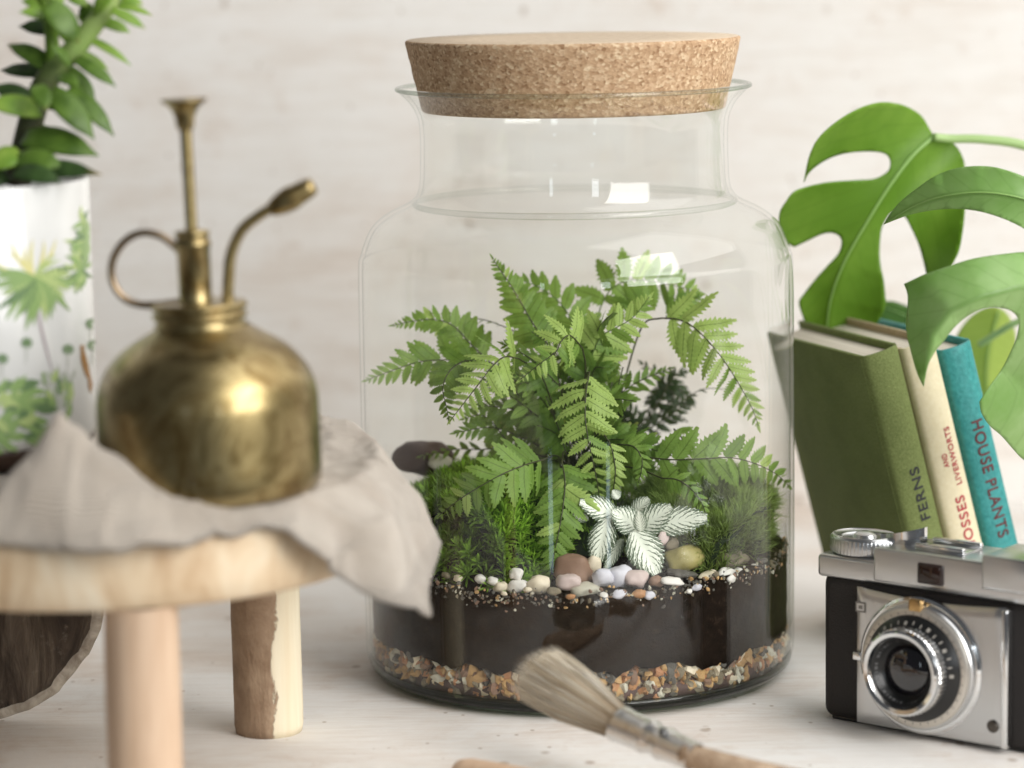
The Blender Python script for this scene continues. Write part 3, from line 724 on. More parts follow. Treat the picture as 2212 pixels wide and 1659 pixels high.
# inner and lower fronds filling the middle, coloured darker to stand in for shade
rg = random.Random(42)
fills = [((1000, 1000), (760, 1120)), ((1020, 980), (880, 760)), ((1100, 1000), (930, 880)), ((1100, 960), (1000, 700)), ((1080, 940), (820, 620)), ((1120, 900), (1180, 640)),
         ((1150, 940), (1280, 820)), ((1180, 1000), (1420, 960)), ((1150, 1050), (1330, 1150)), ((1090, 1080), (1160, 1240)), ((980, 1040), (860, 1200)), ((1200, 1060), (1500, 1100)),
         ((1060, 960), (700, 700)), ((1080, 960), (640, 640)), ((1150, 900), (1350, 640)), ((1120, 860), (1050, 560)), ((1100, 1000), (820, 940)), ((1160, 960), (1080, 800)), ((1180, 1080), (1250, 1230)), ((1060, 1080), (930, 1290)),
         ((1220, 1020), (1560, 1020)), ((1000, 900), (600, 780)), ((1050, 700), (760, 480)), ((1150, 700), (1330, 560)), ((1200, 850), (1400, 760)), ((1100, 650), (900, 420)), ((1180, 560), (1300, 330)), ((980, 760), (700, 620)), ((1120, 1100), (1130, 1330)), ((1000, 1080), (800, 1330)), ((900, 960), (520, 920)), ((1230, 1080), (1450, 1230)), ((1180, 700), (1260, 600)), ((1130, 700), (1240, 480)), ((1100, 760), (930, 560)), ((1180, 940), (1340, 900)), ((1040, 1080), (740, 1240))]
for k, (a, b) in enumerate(fills):
    y0 = rg.uniform(-.02, .03); y1 = y0-rg.uniform(.0, .04)
    mx = ((a[0]+b[0])/2+rg.uniform(-20, 20), (a[1]+b[1])/2-rg.uniform(15, 50))
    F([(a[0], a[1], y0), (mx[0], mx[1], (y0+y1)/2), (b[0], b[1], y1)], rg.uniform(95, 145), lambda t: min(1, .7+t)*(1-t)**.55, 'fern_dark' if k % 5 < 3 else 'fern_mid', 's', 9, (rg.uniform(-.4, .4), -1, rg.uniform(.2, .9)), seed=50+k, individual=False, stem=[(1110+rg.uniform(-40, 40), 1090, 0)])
# bare stalks rising from the crown
sb = MB()
for k in range(22):
    x0 = 1110+rg.uniform(-90, 90); y = rg.uniform(-.02, .03); x1 = x0+rg.uniform(-150, 170)
    tube(sb, cr([at(*zc(x0, 1110), y), at(*zc((x0+x1)/2, 900), y), at(*zc(x1, rg.uniform(560, 760)), y)], 6), .00035, 5)
obj('stalks', sb.mesh('stalks', M['rachis']), FERN, kind='stuff')

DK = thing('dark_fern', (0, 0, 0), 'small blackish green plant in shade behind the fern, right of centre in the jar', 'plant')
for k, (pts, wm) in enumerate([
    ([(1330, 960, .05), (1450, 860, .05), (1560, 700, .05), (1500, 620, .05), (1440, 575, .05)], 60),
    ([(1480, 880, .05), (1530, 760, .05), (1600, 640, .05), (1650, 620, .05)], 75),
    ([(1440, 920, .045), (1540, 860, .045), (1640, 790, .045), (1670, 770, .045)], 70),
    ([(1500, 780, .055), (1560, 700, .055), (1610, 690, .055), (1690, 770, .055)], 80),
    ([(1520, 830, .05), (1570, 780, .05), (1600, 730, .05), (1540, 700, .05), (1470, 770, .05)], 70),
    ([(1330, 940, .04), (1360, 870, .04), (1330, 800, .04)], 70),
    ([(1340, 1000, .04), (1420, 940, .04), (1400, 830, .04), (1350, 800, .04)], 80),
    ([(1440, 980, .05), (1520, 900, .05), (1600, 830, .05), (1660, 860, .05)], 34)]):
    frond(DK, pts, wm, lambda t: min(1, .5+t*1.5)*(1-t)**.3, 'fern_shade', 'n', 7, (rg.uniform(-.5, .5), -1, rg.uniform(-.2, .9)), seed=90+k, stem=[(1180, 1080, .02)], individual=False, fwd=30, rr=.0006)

# ------------------------------------------------------------------ white-veined plant
def nervemat():
    m = mat('white_veined_leaf', rough=.55); t = NT(m)
    uv = t.new('ShaderNodeUVMap'); sep = t.new('ShaderNodeSeparateXYZ'); t.l.new(uv.outputs[0], sep.inputs[0])
    av = t.math('ABSOLUTE', sep.outputs[1]); nz = t.noise(uv.outputs[0], 5, 3, .6)
    ph = t.math('ADD', t.math('SUBTRACT', t.math('MULTIPLY', sep.outputs[0], 7.0), t.math('MULTIPLY', av, 3.2)), t.math('MULTIPLY', nz, 1.1))
    f = t.math('ABSOLUTE', t.math('SUBTRACT', t.math('FRACT', ph), .5))
    f2 = t.math('ABSOLUTE', t.math('SUBTRACT', t.math('FRACT', t.math('ADD', t.math('MULTIPLY', ph, 2.0), .3)), .5))
    w_ = t.ramp(av, [(0.05, 0), (.22, .09), (.6, .17), (1, .36)])
    a = t.math('LESS_THAN', f, w_); b = t.math('MULTIPLY', t.math('LESS_THAN', f2, t.math('MULTIPLY', w_, .9)), t.math('GREATER_THAN', av, .5))
    msk = t.math('MAXIMUM', a, b)
    t.base(t.mix((.84, .88, .76), (.03, .07, .02), t.math('MULTIPLY', msk, .92)))
    return m
M['nerve'] = nervemat()
def nerve_leaf(base, tip, w_, y0, y1, tilt, seed, green=0):
    rng = random.Random(seed); A, B_ = at(*zc(*base), y0), at(*zc(*tip), y1); d = B_-A; L = d.length; x_ = d/L
    n_ = Vector((0, -1, .35)); n_ = (n_-x_*n_.dot(x_)).normalized(); n_ = Matrix.Rotation(tilt, 3, x_) @ n_; yv = n_.cross(x_)
    W_ = 1.32*w_*.44*1.42/FPX; b = MB(); n = 42; K = 5; vs = []; uv = []
    for i in range(n+1):
        t = i/n; hw = W_*sin(pi*min(1, t*.9+.07))**.7*(1-.25*t)
        for j in range(-K, K+1):
            v = j/K; jag = 1-(.22*abs(v)**3 if i % 3 == 0 else 0)*rng.uniform(.4, 1)
            xx = t*L+(.10*L*abs(v)*.4 if abs(v) > .7 and i % 3 else 0)
            z = -.10*L*t*t+.35*hw*(abs(v)-abs(v)**2*.9)
            vs.append(A+x_*xx+yv*(hw*v*jag)+n_*z); uv.append((t, v))
    m_ = 2*K+1
    fs = [(i*m_+j, i*m_+j+1, (i+1)*m_+j+1, (i+1)*m_+j) for i in range(n) for j in range(m_-1)]
    b.add(vs, fs, uv); return b.mesh('leaf', M['nerve'])
NP = thing('nerve_plant', (0, 0, 0), 'small plant with white feather-veined leaves above the pebbles at the jar front', 'plant')
for k, (bs, tp, w_, y0, y1, ti) in enumerate([
    ((1330, 1330), (1150, 1252), 62, -.072, -.08, .3), ((1400, 1330), (1470, 1238), 50, -.06, -.062, -.4), ((1430, 1390), (1306, 1300), 66, -.078, -.082, .2),
    ((1425, 1400), (1578, 1280), 66, -.078, -.084, -.2), ((1500, 1370), (1752, 1325), 72, -.07, -.08, -.3), ((1275, 1340), (1212, 1555), 64, -.078, -.088, .25),
    ((1345, 1440), (1258, 1585), 36, -.075, -.085, .5), ((1405, 1400), (1518, 1605), 84, -.082, -.092, -.1), ((1440, 1400), (1428, 1310), 34, -.083, -.09, 0),
    ((1330, 1240), (1300, 1200), 26, -.06, -.06, 0), ((1180, 1340), (1100, 1320), 26, -.07, -.075, .2)]):
    obj('leaf', nerve_leaf(bs, tp, w_, y0, y1, ti, k), NP)
nb = MB()
for b_ in ((1330, 1335), (1420, 1400), (1500, 1370), (1280, 1345), (1345, 1440)):
    tube(nb, cr([at(*zc(1400, 1560), -.06), at(*zc((1400+b_[0])/2, 1470), -.066), at(*zc(*b_), -.074)], 5), .0008, 6)
obj('stem', nb.mesh('stem', mat('nerve_stem', (.22, .28, .12), .5)), NP)

# ------------------------------------------------------------------ round stand
SX, SY = on_z(250, 1190, .104).x, -.203
ST = thing('wooden_stand', (SX, SY, 0), 'small round pale wooden stool with branch legs at the left front', 'stand')
RD = .121
def rimf(p, a, i):
    k = 1+.006*N3((cos(a)*1.3, sin(a)*1.3, 2), 1.5)+.002*N3((p.x, p.y, p.z), 60)
    return Vector((p.x*k, p.y*k, p.z))
pr = [(.0, .1045), (.108, .1045), (.1165, .1055), (.1200, .109), (.1212, .116), (.1212, .130), (.1200, .1365), (.1170, .1400), (.110, .1408), (0, .1408)]
obj('disc_top', lathe(pr, 160, fn=rimf).mesh('disc_top', M['rim']), ST)
def leg(px, py, Yf, r0, r1, m, seed, topoff=(0, 0)):
    p = on_z(px, py, 0) if Yf is None else at(px, py, Yf); p.z = 0
    b = MB(); q = p-Vector((SX, SY, 0)); nn = 26; seg_ = 40; vs = []; uv = []
    for i in range(nn+1):
        t = i/nn; rr = (r0+(r1-r0)*t)
        if i == 0: rr *= .95
        for j in range(seg_):
            a = 2*pi*j/seg_
            k = 1+.03*N3((cos(a), sin(a), t*1.5+seed), 1.3)+.012*N3((cos(a)*2, sin(a)*2, t*6+seed), 2.5)
            vs.append(Vector((topoff[0]*t+rr*k*cos(a), topoff[1]*t+rr*k*sin(a), t*.1055))); uv.append((j/seg_, t))
    fs = [(i*seg_+j, i*seg_+(j+1) % seg_, (i+1)*seg_+(j+1) % seg_, (i+1)*seg_+j) for i in range(nn) for j in range(seg_)]
    fs.append(tuple(range(seg_))[::-1]); b.add(vs, fs, uv)
    o = obj('leg', b.mesh('leg', m), ST); o.location = q; return o
l1 = leg(581, 1578, None, .0165, .0162, M['barkleg'], 1); l1['label'] = 'leg with brown bark left on one side'
leg(306, 1400, -.303, .0158, .0152, M['legwood'], 2)
leg(40, 1400, -.17, .016, .016, M['legwood'], 4).location = Vector((-.102, .02, 0))

# ------------------------------------------------------------------ linen cloth
def cloth():
    nu, nv = 190, 130; b = MB(); vs = []; uv = []
    cA, cB, cC, cD = Vector((-.17, -.144, 0)), Vector((.160, -.080, 0)), Vector((.138, .100, 0)), Vector((-.17, .10, 0))
    pk = Vector((-.011+.0, -.098, 0))
    for i in range(nu+1):
        for j in range(nv+1):
            u, v = i/nu, j/nv
            x_ = -.128+.308*u
            yf = -sqrt(max(.0012, .1315**2-x_*x_)) if x_ < .080 else -.1044+(x_-.080)/.100*.020
            yb = sqrt(max(.0012, .129**2-x_*x_)) if x_ < .08 else .101-(x_-.08)*.3
            p = Vector((x_-.030*max(0, v-.3)*max(0, u-.6)/.4, yf*(1-v)+yb*v, 0))
            p.y += .004*N3((u*6, v*3, 1)) if v < .5 else .003*N3((u*9, 0, 2)); 
            r = sqrt(p.x**2+p.y**2); a = math.atan2(p.y, p.x)
            if r > .158: p *= (.158+(r-.158)*.42)/r; r = p.length
            e = r-RD
            z = .1424+.0016*(1+N3((p.x, p.y, 0), 26))+.0009*(1+N3((p.x, p.y, 3), 70))
            # creases at the back right
            cw = exp(-((p.x-.055)**2+(p.y-.055)**2)/.0016); z += cw*.0030+.0075*min(1, cw*1.6)*max(0, .55-abs(N3((p.x*.5+p.y*.3, p.y*1.7, 5), 62))*2.4)+.0048*max(0, .35-abs(N3((p.x, p.y*1.3, 8), 34))*2)+.0022*max(0, .3-abs(N3((p.x*1.3, p.y, 12), 75))*2)
            z += .007*exp(-((p.x-.10)**2+(p.y-.06)**2)/.0009)+.0022*N3((p.x*1.4, p.y, 11), 45)*min(1, max(0, (p.x+.02)/.05))
            # front ripple
            z += .0022*exp(-((p.y+.112)/.018)**2)*(1+N3((p.x, 0, 7), 22))*(1 if e < 0 else .4)
            # tented peak at the left
            dx, dy = p.x-(PKX-SX), p.y+.100
            if dy < 0: dy *= 1.35
            d = sqrt((dx/(1.30 if dx > 0 else .85))**2+(dy*1.25)**2); tent = max(0, 1-d/.043)
            z += .037*(tent**1.25)+.004*tent*N3((p.x, p.y, 9), 70)
            out = Vector((cos(a), sin(a), 0)); q = Vector((p.x, p.y, 0))
            if e > -.008:
                ee = e+.008; hor = 0; corner = exp(-((a+.46)/.28)**2)
                hor = ee if ee < .0095 else .0095+(.020+.024*corner)*(1-exp(-(ee-.0095)/.026)); fl = -.030*exp(-((a+.66)/.085)**2)*min(1, max(0, e)/.03)+.010*sin(a*9+1.2)*min(1, max(0, e)/.02)+.006*N3((a*3, ee*20, 2))*min(1, ee/.02)
                drop = max(0, ee-.0062)*(.84+.14*corner)
                q = out*(RD-.008+hor+max(-.012, fl)*.6); z = z*(1)-drop
                side = Vector((-sin(a), cos(a), 0)); q += side*.010*corner*sin(ee*95)*min(1, ee/.03)
            vs.append((SX+q.x, SY+q.y, z)); uv.append((u, v))
    fs = [(i*(nv+1)+j, (i+1)*(nv+1)+j, (i+1)*(nv+1)+j+1, i*(nv+1)+j+1) for i in range(nu) for j in range(nv)]
    b.add(vs, fs, uv)
    me = b.mesh('linen_cloth', M['linen'])
    o = obj('linen_cloth', me, label='crumpled natural linen cloth draped over the round wooden stool under the brass mister', cat='cloth')
    s = o.modifiers.new('thick', 'SOLIDIFY'); s.thickness = .0009; s.offset = 0
    edge = [Vector(vs[i*(nv+1)]) for i in range(0, nu+1, 1)]+[Vector(vs[nu*(nv+1)+j]) for j in range(1, nv+1, 1)]
    hb_ = MB(); tube(hb_, edge, .00105, 6); obj('hem', hb_.mesh('hem', M['linen']), o)
    th_b = MB(); rt = random.Random(3)
    bk_ = [Vector(vs[i*(nv+1)+nv]) for i in range(nu+1)]
    for k in range(150):
        q = bk_[rt.randrange(int(nu*.45), nu+1)]; d = Vector((rt.gauss(0, .5), 1, rt.gauss(.2, .4))).normalized()*rt.uniform(.002, .006)
        tube(th_b, [q, q+d*.5+Vector((0, 0, .0004)), q+d+Vector((rt.gauss(0, .001), 0, -.0008))], .00016, 4)
    obj('frayed_thread', th_b.mesh('frayed_thread', M['linen']), o, kind='stuff')
    return o
PKX = at(132, 1000, -.303).x
CL = cloth()

# ------------------------------------------------------------------ brass plant mister
BY = -.265; BC = at(459, 1060, BY); BZ = .1436
BR = thing('brass_mister', (BC.x, BY, BZ), 'aged brass plant mister with ring handle and bent spout on the linen cloth', 'mister', rot=(0, radians(-1.4), 0))
def bz(py): return at(440, py, BY).z-BZ
u_ = 1.238/FPX
def sub(name, prof, parent=BR, seg=72, x=0, m='brass', **k):
    o = obj(name, lathe(prof, seg, **k).mesh(name, M[m]), parent); o.location = (x, 0, 0); return o
R_ = 243*u_
bp = [(0, .0004), (R_*.80, .0002), (R_*.93, .0012), (R_*.985, .004), (R_, .010), (R_*1.0, bz(880)), (R_*.985, bz(845)), (R_*.95, bz(815)), (R_*.88, bz(785)), (R_*.76, bz(755)), (R_*.62, bz(732)), (R_*.50, bz(716)), (R_*.43, bz(706)), (R_*.405, bz(700))]
bp = bp[:4]+[(p.x, p.y) for p in cr([(a, b, 0) for a, b in bp[4:]], 4)]
sub('bottle_body', bp, seg=96)
nk = 100*u_
sub('neck_collar', [(nk*.97, bz(706)), (nk*1.02, bz(700)), (nk*.96, bz(694)), (nk*.96, bz(687)), (nk*1.04, bz(684)), (nk*1.04, bz(676)), (nk*.97, bz(673)), (nk*.97, bz(668)), (nk*1.05, bz(664)), (nk*1.05, bz(655)), (nk*1.0, bz(651)), (nk*.9, bz(650)), (0, bz(649))], x=-.0012)
XO = -18*u_/1.0
br = 36*u_
sub('pump_barrel', [(br*1.05, bz(652)), (br, bz(648)), (br, bz(535)), (br*1.1, bz(532)), (br*1.1, bz(520)), (br*.98, bz(517)), (br*.98, bz(508)), (br*1.08, bz(505)), (br*1.05, bz(498)), (br*.5, bz(495)), (0, bz(494))], x=XO*.7, seg=48)
sub('plunger_rod', [(13*u_, bz(496)), (13*u_, bz(272))], x=XO*.75, seg=24)
kp = [(0, bz(280)), (15*u_, bz(280)), (20*u_, bz(270)), (21*u_, bz(255)), (25*u_, bz(243)), (34*u_, bz(228)), (47*u_, bz(219)), (51*u_, bz(215)), (49*u_, bz(212)), (30*u_, bz(215)), (0, bz(217))]
sub('plunger_knob', kp, x=XO*.8, seg=48)
def bl(px, py, dy=0):      # measured place to the mister's own frame
    p = at(px, py, BY+dy); return Vector((p.x-BC.x, dy, p.z-BZ)) + Vector((radians(1.4)*(p.z-BZ), 0, 0))
sp = MB(); tube(sp, cr([bl(492, 655), bl(494, 600), bl(500, 548), bl(522, 500), bl(558, 470), bl(592, 450)], 8), lambda t: 13*u_*(1-.12*t), 16)
obj('spout_tube', sp.mesh('spout_tube', M['brass']), BR)
nz = MB(); A_, B_ = bl(583, 458), bl(680, 405)
pts = [A_.lerp(B_, t) for t in (0, .05, .12, .28, .42, .5, .6, .64, .85, .98, 1)]; rr_ = [13, 17, 20, 25, 27, 27, 25, 24, 22, 18, 8]
def rad_i(lst, k=None):
    return lambda t: lst[min(len(lst)-1, int(round(t*(len(lst)-1))))]*(k or u_)
tube(nz, pts, rad_i(rr_), 20); obj('spray_nozzle', nz.mesh('spray_nozzle', M['brass']), BR)
rg_ = MB(); cx_, cy_ = 312, 578
tube(rg_, cr([bl(392, 548), bl(375, 528), bl(345, 507), bl(305, 500), bl(268, 518), bl(243, 558), bl(244, 605), bl(268, 640), bl(305, 655), bl(350, 655), bl(400, 652)], 8), 8.5*u_, 12)
obj('ring_handle', rg_.mesh('ring_handle', mat('rosy_brass', (.34, .25, .16), .3, 1.0)), BR)

# ------------------------------------------------------------------ printed pot with succulent
PY = -.190; PC = at(-52, 700, PY); PR = .0520
def pz(py): return at(60, py, PY-PR*.6).z
POT = thing('printed_pot', (PC.x, PY, 0), 'white ceramic pot printed with green palm trees at the left edge', 'pot')
zt, zb_ = pz(398), .156
M['ceramic'] = mat('white_glaze', (.70, .70, .68), .16, 0)
obj('pot_body', lathe([(0, zb_), (PR*.90, zb_), (PR*.975, zb_+.002), (PR, zb_+.006), (PR, zt-.001), (PR*.985, zt), (PR*.955, zt-.001), (PR*.95, zt-.02), (0, zt-.02)], 96).mesh('pot_body', M['ceramic']), POT)
obj('potting_mix', lathe([(0, zt-.0195), (PR*.949, zt-.0195), (PR*.94, zt-.008), (0, zt-.005)], 48).mesh('potting_mix', M['soil']), POT)
obj('pot_foot', lathe([(0, .1455), (PR*.70, .1455), (PR*.86, .149), (PR*.95, .1535), (PR*.97, .1565), (PR*.955, .158), (0, .1559)], 72).mesh('pot_foot', mat('dark_wood_foot', (.045, .022, .013), .5)), POT)
# the print: thin coloured shapes fired onto the glaze
def col(n, c): return mat(n, c, .25)
PRM = [col('print_green', (.27, .40, .15)), col('print_dark', (.15, .24, .11)), col('print_yellow', (.72, .68, .32)), col('print_lime', (.44, .55, .22)), col('print_mauve', (.42, .36, .38)), col('print_brown', (.33, .16, .05)), col('print_grey', (.50, .52, .46))]
pb = MB(); lay = [0]
def wrap(px, py):
    px = min(px, 211)
    # measured place on the pot front -> cylinder
    d = ray(px, py); o_ = CAM-Vector((PC.x, PY, 0)); a = d.x**2+d.y**2; b = 2*(o_.x*d.x+o_.y*d.y); c = o_.x**2+o_.y**2-PR**2
    q = b*b-4*a*c
    if q < 0: return None
    p = o_+d*((-b-sqrt(q))/(2*a)); return p
def blade(p0, p1, w_, bend, m):
    lay[0] += 1; k = 1+.003+.00012*(lay[0] % 40)
    n = 8; vs = []
    dx, dy = p1[0]-p0[0], p1[1]-p0[1]; L = math.hypot(dx, dy); nx, ny = -dy/L, dx/L
    for i in range(n+1):
        t = i/n; bx = bend*sin(pi*t*.5)**2*0+bend*4*t*(1-t)*.5; x = p0[0]+dx*t+nx*bx; y = p0[1]+dy*t+ny*bx; hw = w_*sin(pi*min(1, t*.9+.08))*.5+.3
        for s in (-1, 1):
            q = wrap(x+nx*hw*s, y+ny*hw*s)
            if q is None: return
            vs.append(Vector((q.x*k, q.y*k, q.z)))
    pb.add(vs, [(2*i, 2*i+1, 2*i+3, 2*i+2) for i in range(n)], None, m)
def dz(X, Y): return (.533*X, 354+.533*Y)
rg = random.Random(9)
c0 = dz(140, 460)
for ang in range(-170, -8, 13):
    L = rg.uniform(70, 115); blade(c0, (c0[0]+L*cos(radians(ang)), c0[1]+L*.8*sin(radians(ang))+(18 if abs(ang+90) > 50 else 0)), 8, rg.choice([-14, 14]), 2 if -150 < ang < -60 else 3)
for ang in range(-12, 200, 8):
    L = rg.uniform(70, 118); blade(c0, (c0[0]+L*cos(radians(ang)), c0[1]+L*sin(radians(ang))), 15, rg.choice([-8, 8]), rg.choice([0, 0, 1, 3]))
blade(dz(142, 540), dz(215, 850), 6, 6, 4)
for c1, n_, L0 in ((dz(350, 300), 26, 85), (dz(330, 420), 24, 70), (dz(385, 380), 26, 80), (dz(345, 250), 14, 60)):
    for k in range(n_):
        a = rg.uniform(0, 2*pi); L = L0*rg.uniform(.5, 1); blade(c1, (c1[0]+L*.6*cos(a), c1[1]+L*abs(sin(a))*(1 if rg.random() < .6 else -1)), 9, rg.choice([-9, 9]), rg.choice([0, 0, 3, 1]))
for (X, Y) in ((108, 725), (10, 790), (367, 648), (275, 752), (375, 735)):
    c1 = dz(X, Y)
    for k in range(9):
        a = 2*pi*k/9; blade(c1, (c1[0]+14*cos(a), c1[1]+13*sin(a)), 6, 2, 1)
    blade(c1, (c1[0]-2, c1[1]+46), 2.5, 0, 6)
for k in range(46):
    c1 = dz(rg.uniform(-40, 150), rg.uniform(900, 1140)); a = rg.uniform(-.9, .9)-.2; L = rg.uniform(30, 62); blade(c1, (c1[0]+L*cos(a), c1[1]+L*sin(a)), rg.uniform(12, 22), rg.choice([-6, 6]), rg.choice([0, 0, 1, 3]))
for k in range(26):
    c1 = dz(rg.uniform(180, 290), rg.uniform(880, 1040)); a = rg.uniform(-1.9, -1.1); L = rg.uniform(25, 50); blade(c1, (c1[0]+L*cos(a), c1[1]+L*sin(a)), rg.uniform(6, 14), 5, rg.choice([0, 1, 3, 6, 6]))
blade(dz(330, 735), dz(372, 900), 13, 7, 5); blade(dz(322, 745), dz(342, 738), 8, 0, 5); blade(dz(352, 860), dz(400, 880), 20, 4, 5); blade(dz(362, 860), dz(366, 930), 9, 0, 5)
blade(dz(385, 880), dz(388, 940), 7, 0, 5)
obj('palm_print', pb.mesh('palm_print', PRM), POT)

M['succ'] = leafmat('succulent_leaf', (.06, .12, .016), (.13, .23, .035), .38, .12, veinamt=.0)
M['succ_b'] = leafmat('succulent_leaf_bright', (.16, .30, .035), (.28, .42, .07), .38, .2, veinamt=.0)
M['succ_d'] = leafmat('succulent_leaf_dark', (.022, .045, .012), (.05, .10, .025), .45, .05, veinamt=.0)
SU = thing('succulent', (PC.x, PY, zt-.006), 'leafy green succulent with pointed fleshy leaves growing in the printed white pot', 'plant')
OFF = Vector((PC.x, PY, zt-.006))
def q2(X, Y): return (.2667*X, .2667*Y)
def sleaf(b0, b1, w_, m, y0=0, y1=0, seed=0):
    A, B_ = at(*q2(*b0), PY+y0)-OFF, at(*q2(*b1), PY+y1)-OFF; d = B_-A; L = d.length; x_ = d/L
    n_ = Vector((.1, -.75, .65)); n_ = (n_-x_*n_.dot(x_)).normalized(); yv = n_.cross(x_); hw0 = 1.15*w_*.2667*1.3/FPX*.5
    n = 14; K = 10; vs = []; uv = []; b = MB(); rgx = random.Random(seed); bend = rgx.uniform(.05, .14)*L
    for i in range(n+1):
        t = i/n; hw = hw0*(sin(pi*min(1, t*.78+.20))**.8*(1 if t < .75 else (1-(t-.75)/.25)**.55)+.04); th_ = hw*.34
        c_ = A+x_*(L*t)+n_*(bend*4*t*(1-t)*.6)
        for j in range(K):
            a = 2*pi*j/K; vs.append(c_+yv*(hw*cos(a))+n_*(th_*sin(a)+.22*hw*cos(a)**2)); uv.append((t, cos(a)))
    fs = [(i*K+j, i*K+(j+1) % K, (i+1)*K+(j+1) % K, (i+1)*K+j) for i in range(n) for j in range(K)]+[tuple(range(K))[::-1], tuple(n*K+j for j in range(K))]
    b.add(vs, fs, uv); return obj('leaf', b.mesh('leaf', M[m]), SU)
SL = [((430, 570), (60, 360), 150, 'succ', 0, .01), ((340, 600), (0, 570), 130, 'succ_d', .01, .02), ((300, 890), (-60, 690), 170, 'succ_d', -.005, 0), ((330, 900), (-120, 850), 190, 'succ_b', -.01, -.02),
      ((620, 480), (940, 705), 110, 'succ', -.005, -.01), ((600, 420), (885, 570), 80, 'succ_b', 0, .01), ((700, 310), (1065, 535), 72, 'succ_b', 0, 0), ((830, 180), (1055, 265), 100, 'succ_b', 0, 0),
      ((900, 80), (1180, 235), 90, 'succ_b', -.01, -.01), ((960, 40), (1240, 130), 60, 'succ_b', .02, .02), ((980, -10), (1160, 40), 90, 'succ_b', 0, 0), ((560, 720), (925, 1105), 140, 'succ', -.005, -.01), ((400, 740), (765, 1130), 190, 'succ', -.015, -.02),
      ((520, 560), (775, 840), 150, 'succ', .005, 0), ((430, 250), (150, 215), 130, 'succ_d', .01, .01), ((440, 160), (155, 100), 130, 'succ_b', 0, -.01), ((380, 40), (640, 350), 200, 'succ', -.01, -.01), ((460, 60), (560, 380), 140, 'succ_b', .01, 0),
      ((760, 60), (640, 165), 130, 'succ', .01, .01), ((900, -60), (760, 130), 110, 'succ_b', -.005, -.005), ((520, 0), (300, -60), 110, 'succ_b', 0, 0), ((350, 40), (170, 10), 90, 'succ_b', 0, 0), ((560, -20), (720, 60), 90, 'succ_b', .01, .01),
      ((190, 1130), (800, 1265), 230, 'succ', -.01, -.02), ((150, 1410), (825, 1415), 170, 'succ_d', -.02, -.035), ((140, 1300), (520, 1350), 190, 'succ', -.025, -.03), ((160, 1240), (-80, 1380), 190, 'succ_b', -.02, -.03), ((120, 1400), (500, 1480), 160, 'succ_d', -.03, -.04),
      ((60, 1420), (-150, 1490), 170, 'succ_d', -.02, -.03), ((330, 820), (520, 900), 130, 'succ', .01, .0), ((470, 620), (300, 400), 110, 'succ_d', .02, .02), ((560, 520), (420, 380), 120, 'succ', -.01, -.02), ((600, 350), (480, 180), 90, 'succ', .01, .01),
      ((300, 700), (380, 900), 140, 'succ', -.02, -.03), ((750, 230), (620, 120), 70, 'succ_b', .01, .01), ((250, 1050), (560, 1180), 130, 'succ', .01, .02), ((480, 620), (640, 700), 120, 'succ', -.02, -.03)]
for k, a in enumerate(SL): sleaf(*a, seed=k)
stb = MB(); S_ = lambda X, Y, d=0: at(*q2(X, Y), PY+d)-OFF
tube(stb, cr([S_(130, 1500), S_(190, 1250), S_(260, 950), (S_(350, 700)), S_(480, 520), S_(600, 400), S_(720, 250), S_(860, 60), S_(960, -150)], 6), lambda t: .0062*(1-.35*t), 12)
tube(stb, cr([S_(430, 600), S_(420, 330), S_(390, 120), S_(330, -120)], 6), lambda t: .0035*(1-.3*t), 10, m=1)
sm_ = mat('succulent_stem', (.16, .22, .06), .6); t_ = NT(sm_)
g_ = t_.new('ShaderNodeSeparateXYZ'); t_.l.new(t_.co('Object'), g_.inputs[0])
t_.base(t_.ramp(t_.math('MULTIPLY', g_.outputs[2], 9.5), [(.0, (.045, .035, .018)), (.45, (.07, .09, .025)), (.6, (.24, .36, .09)), (.9, (.36, .46, .15))]))
obj('stem', stb.mesh('stem', [sm_, M['succ_b']]), SU)

# ------------------------------------------------------------------ bark slice on the table, lower left
BS = at(-66, 1262, -.105)
BK = thing('bark_slice', (BS.x, BS.y, 0), 'dark cracked round slice of bark with pale edge standing behind the stool at lower left', 'bark', rot=(0, 0, radians(8)))
def slice_(r, y0, y1, m, name, rough=.04, bowl=0):
    b = MB(); seg_ = 120; vs = []; uv = []; rings = 16
    zc_ = .0655
    def P(rr, a, y): 
        k = 1+rough*N3((cos(a), sin(a), 0), 2.6)+rough*.4*N3((cos(a), sin(a), 0), 9)
        return Vector((rr*k*cos(a), y+(.0022*N3((rr*cos(a)*14, rr*sin(a)*4, 1), 7) if rr < r*.97 else 0)+bowl*(1-(rr/r)**2), zc_+rr*k*sin(a)))
    for j in range(seg_):
        a = 2*pi*j/seg_
        for i in range(rings): vs.append(P(r*i/(rings-1), a, y0))
        vs.append(P(r, a, y1))
        vs.append(P(r*.3, a, y1))
    n = rings+2
    fs = [(j*n+i, j*n+i+1, ((j+1) % seg_)*n+i+1, ((j+1) % seg_)*n+i) for j in range(seg_) for i in range(n-1)]
    b.add(vs, fs); return obj(name, b.mesh(name, m), BK)
slice_(.0575, -.004, .010, M['bark'], 'slice_face', .05)
slice_(.0635, .002, .014, M['barkrim'], 'slice_rim', .03)

